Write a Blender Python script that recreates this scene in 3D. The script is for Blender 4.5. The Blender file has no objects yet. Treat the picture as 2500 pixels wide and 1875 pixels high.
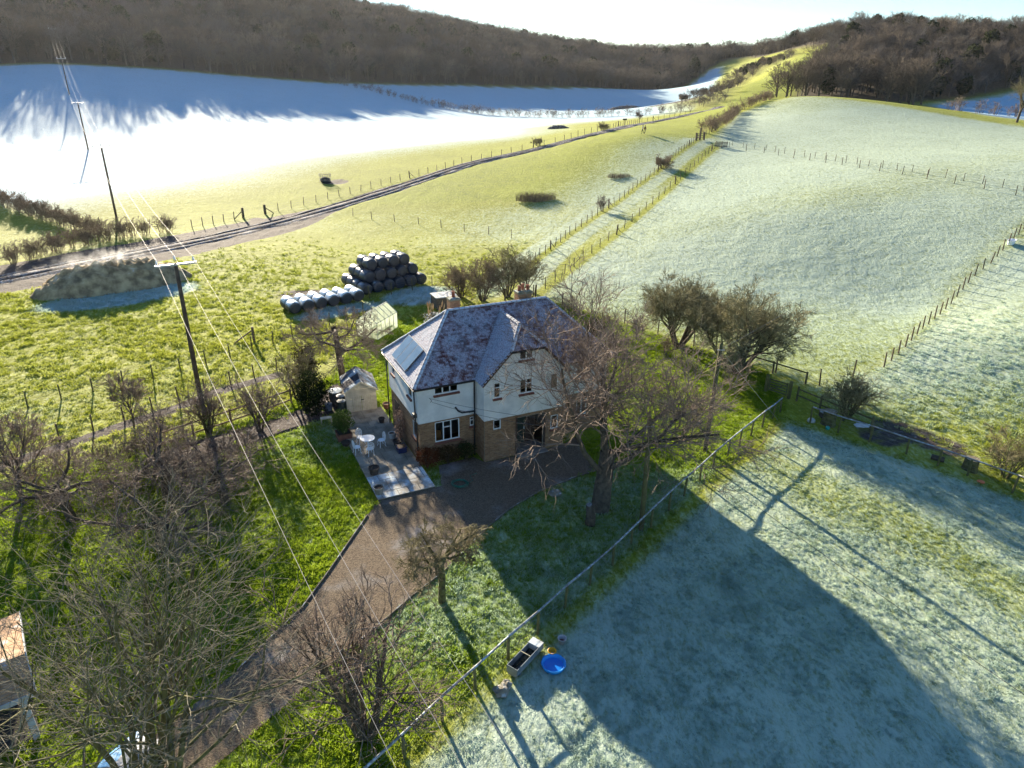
import bpy, bmesh, math, random
import numpy as np
from mathutils import Vector, Matrix, noise as mnoise

# ------------------------------------------------------------------ camera, sky, sun, exposure
SC = bpy.context.scene
COL = SC.collection
R = math.radians
SUN_AZ, SUN_EL = 27.0, 14.5          # degrees left of the view axis (+Y), degrees above the horizon
CAM_Z = 21.17

cam = bpy.data.cameras.new("camera")
cam.sensor_fit = 'HORIZONTAL'; cam.sensor_width = 36.0; cam.lens = 36.0 * 1723.4 / 2500.0
cam.clip_start = 0.5; cam.clip_end = 8000.0
camo = bpy.data.objects.new("camera", cam); COL.objects.link(camo)
_p, _r = R(24.33), R(0.79)
_fw = Vector((0, math.cos(_p), -math.sin(_p))); _up = Vector((0, math.sin(_p), math.cos(_p))); _rt = Vector((1, 0, 0))
_r2 = _rt * math.cos(_r) + _up * math.sin(_r); _u2 = _up * math.cos(_r) - _rt * math.sin(_r)
camo.matrix_world = Matrix(((_r2.x, _u2.x, -_fw.x, 0), (_r2.y, _u2.y, -_fw.y, 0), (_r2.z, _u2.z, -_fw.z, CAM_Z), (0, 0, 0, 1)))
SC.camera = camo

world = bpy.data.worlds.new("World"); SC.world = world; world.use_nodes = True
nt = world.node_tree; nt.nodes.clear()
sky = nt.nodes.new("ShaderNodeTexSky"); sky.sky_type = 'NISHITA'; sky.sun_disc = False
sky.sun_elevation = R(SUN_EL); sky.sun_rotation = R(-SUN_AZ)
sky.air_density = 1.0; sky.dust_density = 0.05; sky.ozone_density = 4.6; sky.altitude = 50
bg = nt.nodes.new("ShaderNodeBackground"); bg.inputs[1].default_value = 0.06
wo = nt.nodes.new("ShaderNodeOutputWorld")
nt.links.new(sky.outputs[0], bg.inputs[0]); nt.links.new(bg.outputs[0], wo.inputs[0])

sl = bpy.data.lights.new("sun", 'SUN'); sl.energy = 5.0; sl.angle = R(0.53); sl.color = (1.0, 0.87, 0.66)
slo = bpy.data.objects.new("sun", sl); COL.objects.link(slo)
SUNV = Vector((-math.sin(R(SUN_AZ)) * math.cos(R(SUN_EL)), math.cos(R(SUN_AZ)) * math.cos(R(SUN_EL)), math.sin(R(SUN_EL))))
slo.rotation_euler = SUNV.to_track_quat('Z', 'Y').to_euler(); slo.location = (0, 0, 60)

SC.view_settings.view_transform = 'Standard'; SC.view_settings.look = 'None'
SC.view_settings.exposure = 2.0; SC.view_settings.gamma = 1.0; SC.view_settings.use_curve_mapping = False
SC.render.engine = 'CYCLES'
cy = SC.cycles
cy.use_denoising = True; cy.max_bounces = 6; cy.diffuse_bounces = 3; cy.glossy_bounces = 3; cy.transmission_bounces = 4
cy.transparent_max_bounces = 12; cy.volume_bounces = 1; cy.use_adaptive_sampling = True; cy.adaptive_threshold = 0.015
cy.caustics_reflective = False; cy.caustics_refractive = False; cy.sample_clamp_indirect = 6.0

rng = random.Random(7)
nrng = np.random.default_rng(7)

# ------------------------------------------------------------------ helpers
class MB:
    """collects faces and builds one mesh object"""
    def __init__(s): s.v = []; s.f = []; s.m = []
    def face(s, pts, m=0):
        i = len(s.v); s.v.extend([tuple(p) for p in pts]); s.f.append(tuple(range(i, i + len(pts)))); s.m.append(m)
    def hexa(s, p, m=0):
        i = len(s.v); s.v.extend([tuple(q) for q in p])
        for q in ((0, 3, 2, 1), (4, 5, 6, 7), (0, 1, 5, 4), (1, 2, 6, 5), (2, 3, 7, 6), (3, 0, 4, 7)):
            s.f.append(tuple(i + k for k in q)); s.m.append(m)
    def box(s, x0, x1, y0, y1, z0, z1, m=0):
        s.hexa([(x0, y0, z0), (x1, y0, z0), (x1, y1, z0), (x0, y1, z0), (x0, y0, z1), (x1, y0, z1), (x1, y1, z1), (x0, y1, z1)], m)
    def beam(s, a, b, w, h, up=(0, 0, 1), m=0):
        a = Vector(a); b = Vector(b); d = (b - a).normalized(); u = Vector(up)
        if abs(d.dot(u)) > 0.99: u = Vector((0, 1, 0))
        x = d.cross(u).normalized() * (w / 2); y = x.cross(d).normalized() * (h / 2)
        s.hexa([a - x - y, a + x - y, b + x - y, b - x - y, a - x + y, a + x + y, b + x + y, b - x + y], m)
    def tube(s, pts, rad, n=6, m=0, cap=True):
        P = [Vector(p) for p in pts]
        if not hasattr(rad, '__len__'): rad = [rad] * len(P)
        i0 = len(s.v); prev = None
        for k, p in enumerate(P):
            d = (P[min(k + 1, len(P) - 1)] - P[max(k - 1, 0)]).normalized()
            ref = Vector((0, 0, 1)) if abs(d.z) < 0.9 else Vector((1, 0, 0))
            x = d.cross(ref).normalized() if prev is None else (prev - d * prev.dot(d)).normalized()
            prev = x; y = d.cross(x)
            for j in range(n):
                a = 2 * math.pi * j / n
                s.v.append(tuple(p + x * (math.cos(a) * rad[k]) + y * (math.sin(a) * rad[k])))
        for k in range(len(P) - 1):
            for j in range(n):
                a = i0 + k * n + j; b = i0 + k * n + (j + 1) % n
                s.f.append((a, b, b + n, a + n)); s.m.append(m)
        if cap:
            s.f.append(tuple(i0 + j for j in reversed(range(n)))); s.m.append(m)
            e = i0 + (len(P) - 1) * n; s.f.append(tuple(e + j for j in range(n))); s.m.append(m)
    def lathe(s, prof, c=(0, 0, 0), n=16, wob=None, m=0, closed=False):
        i0 = len(s.v)
        for (r, z) in prof:
            for j in range(n):
                a = 2 * math.pi * j / n; k = 1 + (wob(a, z) if wob else 0)
                s.v.append((c[0] + r * k * math.cos(a), c[1] + r * k * math.sin(a), c[2] + z))
        for i in range(len(prof) - 1):
            for j in range(n):
                a = i0 + i * n + j; b = i0 + i * n + (j + 1) % n
                s.f.append((a, b, b + n, a + n)); s.m.append(m)
        s.f.append(tuple(i0 + j for j in reversed(range(n)))); s.m.append(m)
        if closed:
            e = i0 + (len(prof) - 1) * n; s.f.append(tuple(e + j for j in range(n))); s.m.append(m)
    def blob(s, c, r, seed=0, n=12, rings=7, amp=0.2, m=0):
        """lumpy closed ball"""
        prof = []
        i0 = len(s.v)
        for i in range(rings + 1):
            t = math.pi * i / rings
            for j in range(n):
                a = 2 * math.pi * j / n
                d = Vector((math.sin(t) * math.cos(a), math.sin(t) * math.sin(a), -math.cos(t)))
                k = 1 + amp * mnoise.noise(d * 1.7 + Vector((seed * 3.1, seed, 0)))
                s.v.append((c[0] + d.x * r[0] * k, c[1] + d.y * r[1] * k, c[2] + d.z * r[2] * k))
        for i in range(rings):
            for j in range(n):
                a = i0 + i * n + j; b = i0 + i * n + (j + 1) % n
                s.f.append((a, b, b + n, a + n)); s.m.append(m)
    def data(s, name, mats):
        me = bpy.data.meshes.new(name); me.from_pydata(s.v, [], s.f)
        for q in (mats if isinstance(mats, (list, tuple)) else [mats]): me.materials.append(q)
        if any(s.m): me.polygons.foreach_set("material_index", s.m)
        return me
    def build(s, name, mats, parent=None, smooth=False, loc=None, bevel=0):
        me = s.data(name, mats)
        if smooth: me.polygons.foreach_set("use_smooth", [True] * len(me.polygons))
        o = bpy.data.objects.new(name, me); COL.objects.link(o)
        if parent is not None: o.parent = parent
        if loc is not None: o.location = loc
        if bevel:
            b = o.modifiers.new("bevel", 'BEVEL'); b.width = bevel; b.segments = 2; b.limit_method = 'ANGLE'
        return o

def npmesh(name, V, F, mats):
    """mesh from numpy arrays; F is (n,3) or (n,4)"""
    me = bpy.data.meshes.new(name); V = np.asarray(V, np.float32); F = np.asarray(F, np.int32); k = F.shape[1]
    me.vertices.add(len(V)); me.vertices.foreach_set("co", V.ravel())
    me.loops.add(F.size); me.loops.foreach_set("vertex_index", F.ravel())
    me.polygons.add(len(F)); me.polygons.foreach_set("loop_start", np.arange(len(F), dtype=np.int32) * k)
    me.update(calc_edges=True)
    for q in (mats if isinstance(mats, (list, tuple)) else [mats]): me.materials.append(q)
    return me

def tag(o, label=None, cat=None, group=None, kind=None):
    if label: o["label"] = label
    if cat: o["category"] = cat
    if group: o["group"] = group
    if kind: o["kind"] = kind
    return o
def thing(name, label, cat, loc=(0, 0, 0), rz=0.0, group=None):
    o = bpy.data.objects.new(name, None); COL.objects.link(o); o.empty_display_size = 0.3
    o.location = loc; o.rotation_euler = (0, 0, rz)
    return tag(o, label, cat, group)
def put(name, me, parent, loc=(0, 0, 0), rot=(0, 0, 0), scale=(1, 1, 1)):
    o = bpy.data.objects.new(name, me); COL.objects.link(o); o.parent = parent
    o.location = loc; o.rotation_euler = rot; o.scale = scale
    return o
def copy_tree(o, parent=None):
    c = o.copy(); COL.objects.link(c); c.parent = parent
    for ch in [q for q in o.children]: copy_tree(ch, c)
    return c
ORD = ["first", "second", "third", "fourth", "fifth", "sixth", "seventh", "eighth", "ninth", "tenth"]

# ------------------------------------------------------------------ materials
_MC = {}
FROST = (0.62, 0.73, 0.80)
class NT:
    def __init__(s, name):
        s.mat = bpy.data.materials.new(name); s.mat.use_nodes = True; s.t = s.mat.node_tree; s.t.nodes.clear()
        s.out = s.n("ShaderNodeOutputMaterial")
    def n(s, typ, **kw):
        q = s.t.nodes.new(typ)
        for k, v in kw.items(): setattr(q, k, v)
        return q
    def l(s, a, b): s.t.links.new(a, b)
    def sock(s, node, name, v):
        i = node.inputs[name] if isinstance(name, str) else node.inputs[name]
        if isinstance(v, bpy.types.NodeSocket): s.l(v, i)
        else: i.default_value = (tuple(v) + (1.0,)) if isinstance(v, tuple) and len(v) == 3 and i.type == 'RGBA' else v
    def coord(s, which="Object"): return s.n("ShaderNodeTexCoord").outputs[which]
    def noise(s, vec, scale, detail=4, rough=0.55, out=0, dist=0.0):
        q = s.n("ShaderNodeTexNoise"); s.sock(q, "Vector", vec); q.inputs["Scale"].default_value = scale
        q.inputs["Detail"].default_value = detail; q.inputs["Roughness"].default_value = rough; q.inputs["Distortion"].default_value = dist
        return q.outputs[out]
    def math(s, op, a, b=0.0, clamp=False):
        q = s.n("ShaderNodeMath", operation=op, use_clamp=clamp); s.sock(q, 0, a); s.sock(q, 1, b); return q.outputs[0]
    def ramp(s, fac, lo, hi, a=0.0, b=1.0):
        q = s.n("ShaderNodeMapRange"); q.interpolation_type = 'SMOOTHSTEP'
        s.sock(q, 0, fac); s.sock(q, 1, lo); s.sock(q, 2, hi); s.sock(q, 3, a); s.sock(q, 4, b); return q.outputs[0]
    def mix(s, fac, a, b):
        q = s.n("ShaderNodeMix", data_type='RGBA'); s.sock(q, 0, fac); s.sock(q, 6, a); s.sock(q, 7, b); return q.outputs[2]
    def attr(s, name, typ='GEOMETRY'):
        q = s.n("ShaderNodeAttribute", attribute_name=name, attribute_type=typ); return q.outputs["Fac"]
    def bump(s, h, dist, strength=1.0):
        q = s.n("ShaderNodeBump"); s.sock(q, "Height", h); q.inputs["Distance"].default_value = dist; q.inputs["Strength"].default_value = strength
        return q.outputs[0]
    def pbr(s, col, rough=0.8, metal=0.0, spec=0.3, normal=None):
        q = s.n("ShaderNodeBsdfPrincipled"); s.sock(q, "Base Color", col); s.sock(q, "Roughness", rough); s.sock(q, "Metallic", metal)
        s.sock(q, "Specular IOR Level", spec)
        if normal is not None: s.l(normal, q.inputs["Normal"])
        return q.outputs[0]
    def end(s, shader): s.l(shader, s.out.inputs[0]); return s.mat
    def upness(s, lo=0.3, hi=0.8):
        g = s.n("ShaderNodeNewGeometry"); x = s.n("ShaderNodeSeparateXYZ"); s.l(g.outputs["Normal"], x.inputs[0])
        return s.ramp(x.outputs[2], lo, hi)

def mat(name, c1, c2=None, scale=6.0, rough=0.8, frost=0.0, metal=0.0, bump=0.0, spec=0.3, bscale=None, rnd=None, up=(0.3, 0.8), fscale=3.0):
    """two-tone noise paint; frost = how much rime lies on faces that look up; rnd = name of a per-face random attribute"""
    if name in _MC: return _MC[name]
    t = NT(name); co = t.coord()
    c2 = c2 or tuple(min(1, c * 1.35) for c in c1)
    fac = t.ramp(t.noise(co, scale), 0.3, 0.7)
    if rnd: fac = t.math('ADD', t.math('MULTIPLY', t.attr(rnd), 0.75), t.math('MULTIPLY', fac, 0.25))
    col = t.mix(fac, c1, c2)
    if frost > 0:
        f = t.math('MULTIPLY', t.upness(*up), t.ramp(t.noise(co, fscale, 5, 0.65), 0.65 - 0.5 * frost, 0.95 - 0.5 * frost))
        col = t.mix(f, col, FROST)
    nrm = t.bump(t.noise(co, bscale or scale * 3, 3), bump) if bump else None
    _MC[name] = t.end(t.pbr(col, rough, metal, spec, nrm)); return _MC[name]

def glass(name, tint=(0.85, 0.9, 0.9), trans=1.0):
    if name in _MC: return _MC[name]
    t = NT(name)
    tr = t.n("ShaderNodeBsdfTransparent"); tr.inputs[0].default_value = tint + (1,)
    gl = t.n("ShaderNodeBsdfGlossy"); gl.inputs["Roughness"].default_value = 0.03
    fr = t.n("ShaderNodeFresnel"); fr.inputs[0].default_value = 1.5
    mx = t.n("ShaderNodeMixShader"); t.l(fr.outputs[0], mx.inputs[0]); t.l(tr.outputs[0], mx.inputs[1]); t.l(gl.outputs[0], mx.inputs[2])
    _MC[name] = t.end(mx.outputs[0]); return _MC[name]

def leafy(name, c1, c2, frost=0.0, scale=2.0, trans=0.35):
    """thin leaves and blades: diffuse plus light coming through"""
    if name in _MC: return _MC[name]
    t = NT(name); oi = t.n("ShaderNodeObjectInfo")
    n = t.noise(t.coord(), scale, 3)
    col = t.mix(t.ramp(n, 0.3, 0.7), c1, c2)
    if frost > 0: col = t.mix(t.ramp(t.noise(t.coord(), scale * 2.3, 3), 0.75 - 0.5 * frost, 1.0 - 0.5 * frost), col, FROST)
    d = t.n("ShaderNodeBsdfDiffuse"); t.l(col, d.inputs[0])
    tr = t.n("ShaderNodeBsdfTranslucent"); t.l(col, tr.inputs[0])
    mx = t.n("ShaderNodeMixShader"); mx.inputs[0].default_value = trans
    t.l(d.outputs[0], mx.inputs[1]); t.l(tr.outputs[0], mx.inputs[2])
    _MC[name] = t.end(mx.outputs[0]); return _MC[name]

# ------------------------------------------------------------------ terrain: heights fitted to the valley (metres, camera over the origin)
CTL = np.array([
    (-60, 5, 0), (-60, 25, 0), (-60, 45, 0), (-60, 65, 0), (-40, 5, 0), (-40, 25, 0), (-40, 45, 0), (-40, 65, 0),
    (-20, 5, 0), (-20, 25, 0), (-20, 45, 0), (-20, 65, 0), (0, 5, 0), (0, 25, 0), (0, 45, 0), (0, 65, 0),
    (20, 5, 0), (20, 25, 0), (20, 45, 0), (20, 65, 0), (40, 5, 0), (40, 25, 0), (40, 45, 0), (40, 65, 0),
    (-45, 85, 0), (-20, 85, 0), (0, 85, 0), (60, 30, 0.5), (60, 10, 0.3), (-90, 60, 0), (-90, 95, 0), (-50, 105, 0),
    (-25, 100, 0), (0, 98, 0), (20, 80, 1.2), (10, 95, 1), (-90, 20, 0), (53, 110, 7.4), (48.5, 126, 7), (41.1, 142, 7),
    (61.2, 95, 7.2), (47.4, 88, 5.2), (37.9, 92, 4.9), (31.7, 101, 4.4), (27.3, 110, 4.2), (42.2, 56, 2), (52.1, 72, 3.5), (75.3, 205, 14.4),
    (94.3, 185, 12.6), (111.7, 165, 9.8), (81.8, 120, 9.2), (25.7, 150, 8.8), (-0.2, 155, 4.4), (-20.2, 133, 1.6), (-27.1, 122, 0.9), (30.3, 178, 8.4),
    (55.5, 235, 8.4), (16.4, 140, 6.2), (31.4, 150, 8), (53.4, 195, 9.3), (72.4, 235, 11), (101.9, 300, 17.2), (129.6, 360, 23.8), (163.2, 410, 31.4),
    (191.5, 430, 31.9), (-110.7, 175, 3.9), (-82.1, 185, 4.4), (-127.5, 205, 9.3), (-161.4, 265, 18.9), (-124.7, 290, 17.2), (-80.2, 320, 13.1), (-60, 235, 4.6),
    (-26.7, 385, 11.3), (-20.3, 290, 4.7), (-15.1, 215, 4), (35.1, 430, 9.8), (25, 300, 3.7), (114.7, 520, 8.3), (84.8, 380, 3.2), (-102.5, 150, 2.6),
    (-61.2, 135, 1.6), (-40.3, 155, 2.9), (-71.2, 115, 1.4), (-196.9, 230, 14.9), (-132.5, 150, 5.8), (142.7, 235, 10.6), (163.5, 245, 11.7), (121.5, 225, 11.2), (-125.3, 520, 48.1),
    (-40.9, 600, 40), (53.6, 680, 30), (187.5, 820, 16.9), (-190.6, 470, 54), (-249.3, 440, 50), (-312.6, 400, 50), (211.4, 800, 17.1), (205.4, 620, 31.7),
    (192.7, 520, 37), (210.5, 480, 43), (256.3, 470, 39), (280.3, 480, 26.9), (309.2, 480, 26.5), (364.9, 450, 28.2), (-900, 1100, 60), (-300, 1400, 25),
    (300, 1500, -10), (900, 1300, 10), (900, 500, 45), (-900, 300, 70), (-700, -100, 60), (700, 0, 40), (0, -150, 0), (-300, -150, 10),
    (300, -150, 10), (-300, 40, 12), (-180, 70, 3), (-180, 120, 6), (200, 60, 18), (260, 200, 25),
])

def _U(r2): return np.where(r2 > 0, 0.5 * r2 * np.log(r2 + 1e-12), 0)
def _tps():
    n = len(CTL); xy = CTL[:, :2] / 100.0
    A = np.zeros((n + 3, n + 3)); A[:n, :n] = _U(((xy[:, None] - xy[None]) ** 2).sum(-1)) + np.eye(n) * 0.006
    A[:n, n] = 1; A[:n, n + 1:] = xy; A[n, :n] = 1; A[n + 1:, :n] = xy.T
    b = np.zeros(n + 3); b[:n] = CTL[:, 2]
    return np.linalg.solve(A, b)
_TW = _tps()
def sstep(a, b, x): t = np.clip((x - a) / (b - a), 0, 1); return t * t * (3 - 2 * t)
def pdist(x, y, pts):
    """distance from points to a polyline"""
    d = np.full(np.shape(x), 1e9)
    for (ax, ay), (bx, by) in zip(pts[:-1], pts[1:]):
        dx, dy = bx - ax, by - ay; L = dx * dx + dy * dy
        t = np.clip(((x - ax) * dx + (y - ay) * dy) / L, 0, 1)
        d = np.minimum(d, np.hypot(x - ax - t * dx, y - ay - t * dy))
    return d
def inside(x, y, poly):
    r = np.zeros(np.shape(x), bool); n = len(poly)
    for i in range(n):
        (ax, ay), (bx, by) = poly[i], poly[(i + 1) % n]
        if ay == by: continue
        c = ((ay > y) != (by > y)) & (x < (bx - ax) * (y - ay) / (by - ay) + ax); r ^= c
    return r
def soft(x, y, poly, w):
    """1 inside, 0 outside, fading over w metres each side"""
    d = pdist(x, y, list(poly) + [poly[0]]); return sstep(-w, w, np.where(inside(x, y, poly), d, -d))
TRACK = [(-75, 47), (-60, 64), (-52.8, 72.7), (-48.5, 79.2), (-42.7, 86.6), (-37.7, 95.4), (-32.0, 106), (-26.0, 117), (-20, 128), (-13.5, 139.5), (-7.0, 148.5), (0.5, 152.8), (9.5, 156.3), (17, 162), (22.5, 170.5), (28, 184), (34.2, 199), (43, 211), (52, 220), (60, 231), (66, 246)]
def vnoise(x, y, s, seed):
    """cheap smooth lattice noise, -1..1"""
    x = x / s; y = y / s; xi = np.floor(x).astype(np.int64); yi = np.floor(y).astype(np.int64); fx = x - xi; fy = y - yi
    fx = fx * fx * (3 - 2 * fx); fy = fy * fy * (3 - 2 * fy)
    def hsh(a, b):
        q = (a * 374761393 + b * 668265263 + seed * 1442695041) & 0xffffffff
        q = ((q ^ (q >> 13)) * 1274126177) & 0xffffffff
        return ((q ^ (q >> 16)) & 0xffff) / 32767.5 - 1
    a = hsh(xi, yi); b = hsh(xi + 1, yi); c = hsh(xi, yi + 1); d = hsh(xi + 1, yi + 1)
    return (a * (1 - fx) + b * fx) * (1 - fy) + (c * (1 - fx) + d * fx) * fy
def H(x, y):
    """ground height without the small tussocks"""
    x = np.asarray(x, float); y = np.asarray(y, float); sh = x.shape; x = x.ravel(); y = y.ravel(); out = np.empty(len(x))
    for i in range(0, len(x), 20000):
        xx, yy = x[i:i + 20000] / 100, y[i:i + 20000] / 100
        d = (xx[:, None] - CTL[None, :, 0] / 100) ** 2 + (yy[:, None] - CTL[None, :, 1] / 100) ** 2
        out[i:i + 20000] = _U(d) @ _TW[:-3] + _TW[-3] + _TW[-2] * xx + _TW[-1] * yy
    out *= sstep(24, 40, np.hypot(x + 1, (y - 34)))
    return out.reshape(sh)
def hz(x, y): return float(H(np.array([x]), np.array([y]))[0])
def g3(x, y, dz=0.0): return (x, y, hz(x, y) + dz)

# field boundaries and areas (metres)
HO = Vector((-5.332, 34.819, 0)); HYAW = R(25.66)
E1 = (math.cos(HYAW), math.sin(HYAW)); E2 = (-math.sin(HYAW), math.cos(HYAW))
def hw(x, y, z=0.0): return (HO.x + E1[0] * x + E2[0] * y, HO.y + E1[1] * x + E2[1] * y, z)
TRACK_FENCE = [(-44.7, 98.0), (-42.9, 100.9), (-40.4, 104.3), (-37.8, 107.8), (-33.7, 113.7), (-30.5, 118.3), (-20.3, 133.5), (-9.9, 147.7), (-0.2, 154.9), (9.7, 158.5), (22.1, 173.2), (34.2, 205.1), (52.5, 222.2)]
FAR_HEDGE = [(-80, 326), (-62.2, 322), (-43.2, 308), (-20.9, 290), (-8.0, 281), (10.7, 276), (28.0, 266), (43.2, 255), (58, 247)]
HEDGE_A = [(-86, 114), (-78.5, 109.1), (-69.5, 102.7), (-62.0, 97.9), (-54.7, 93.0)]
HEDGE_B = [(-72, 62), (-62, 71), (-57.2, 76.7), (-54.8, 84.5), (-52.1, 91.0), (-46.6, 96.0)]
LANE_L = [(-1.5, 64), (-0.8, 66.8), (0.6, 75.9), (3.1, 83.3), (7.4, 93.9), (12.0, 102.5), (16.2, 109.3), (20.1, 116.8), (24.0, 123.4), (27.9, 131.5), (32.8, 141.4), (36.3, 148.7), (42.1, 159.9), (57.4, 196.9), (65.9, 207), (88, 245)]
LANE_R = [(2.2, 68.2), (3.4, 71.1), (6.1, 77.2), (11.4, 88.2), (15.0, 94.9), (22.4, 109.0), (31.7, 127.6), (38.6, 142.5)]
CROSS = [(41.0, 142.3), (45.6, 135.9), (50.3, 122.9), (53.4, 111.3), (57.0, 102.7), (61.4, 94.5), (65, 88)]
GARDEN = [(-27.5, 33), (-19.6, 38.3), (-15.4, 42.7), (-13.5, 48), (-13, 59), (-4, 63.5), (4.3, 66), (9.8, 60.7), (19.6, 49.8), (19, 44), (18.1, 42.2), (-4.2, 15.3), (-12, 5), (-45, 5), (-45, 22)]
PADDOCK = [(-4.2, 15.3), (18.1, 42.2), (22.3, 38.6), (28, 33), (50, 10), (50, -20), (-15, -20), (-12, 5)]
WHITE = [(-46, 96)] + TRACK_FENCE[1:] + [(56, 240), (75, 300), (150, 560), (100, 620), (-27, 400), (-80, 335), (-165, 275), (-260, 260), (-200, 90), (-86, 114), (-62, 98)]
RMEADOW = LANE_R + [(40, 150), (57, 196), (75, 207), (94, 190), (112, 170), (130, 130), (100, 60), (60, 82), (46, 70), (33, 55), (29, 51), (22, 47), (19, 50), (9.8, 60.7), (4.4, 65.8)]
RPASTURE = [(29, 51), (46, 70), (60, 82), (100, 60), (80, 20), (28, 33), (22, 40), (22, 47)]
STRIP = [(-30, 113), (-20, 131), (-10, 145), (0, 152), (10, 156), (22, 168), (34, 197), (52, 218), (70, 240), (66, 207), (57, 197), (42, 160), (36, 148.7), (24, 123.4), (12, 102), (5, 112), (-12, 113)]
SPUR = [(52, 222), (66, 234), (84, 258), (104, 303), (131, 362), (163, 411), (196, 432)]
LWOOD = [(-165, 268), (-125, 292), (-80, 324), (-27, 388), (35, 433), (115, 523), (185, 640), (240, 800), (260, 1000), (-900, 1100), (-900, 150), (-330, 205), (-215, 232)]
RWOOD = [(92, 252), (104, 242), (122, 240), (138, 250), (175, 266), (215, 279), (260, 289), (520, 310), (560, 800), (240, 830), (190, 655), (170, 560), (178, 470), (205, 448), (196, 418), (165, 398), (138, 352), (112, 300)]
SCRUB = [(62, 246), (72, 262), (84, 300), (110, 372), (146, 425), (170, 470), (150, 500), (118, 430), (80, 340), (62, 290)]
DRIVE = [hw(0.6, -2.3), hw(1.2, -0.2), hw(3.4, -0.1), hw(3.8, -0.95), hw(9.0, -0.95), hw(10.2, -0.4), (4.9, 34.8), (3.8, 34.2), (1.6, 32.6), (-0.1, 30.8), (-1.2, 29.1), (-3.0, 25.8), (-4.2, 24.2), (-5.3, 22.5), (-6.6, 20.6), (-8.5, 17.6), (-10.5, 14.5), (-12.8, 11.6), (-14.4, 13.6), (-12.2, 16.9), (-10.3, 19.9), (-9.4, 22.0), (-8.8, 23.3), (-8.3, 25.4), (-7.8, 27.8), (-7.3, 30.2), hw(-3.0, -2.35)]
DRIVE = [(p[0], p[1]) for p in DRIVE]

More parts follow.
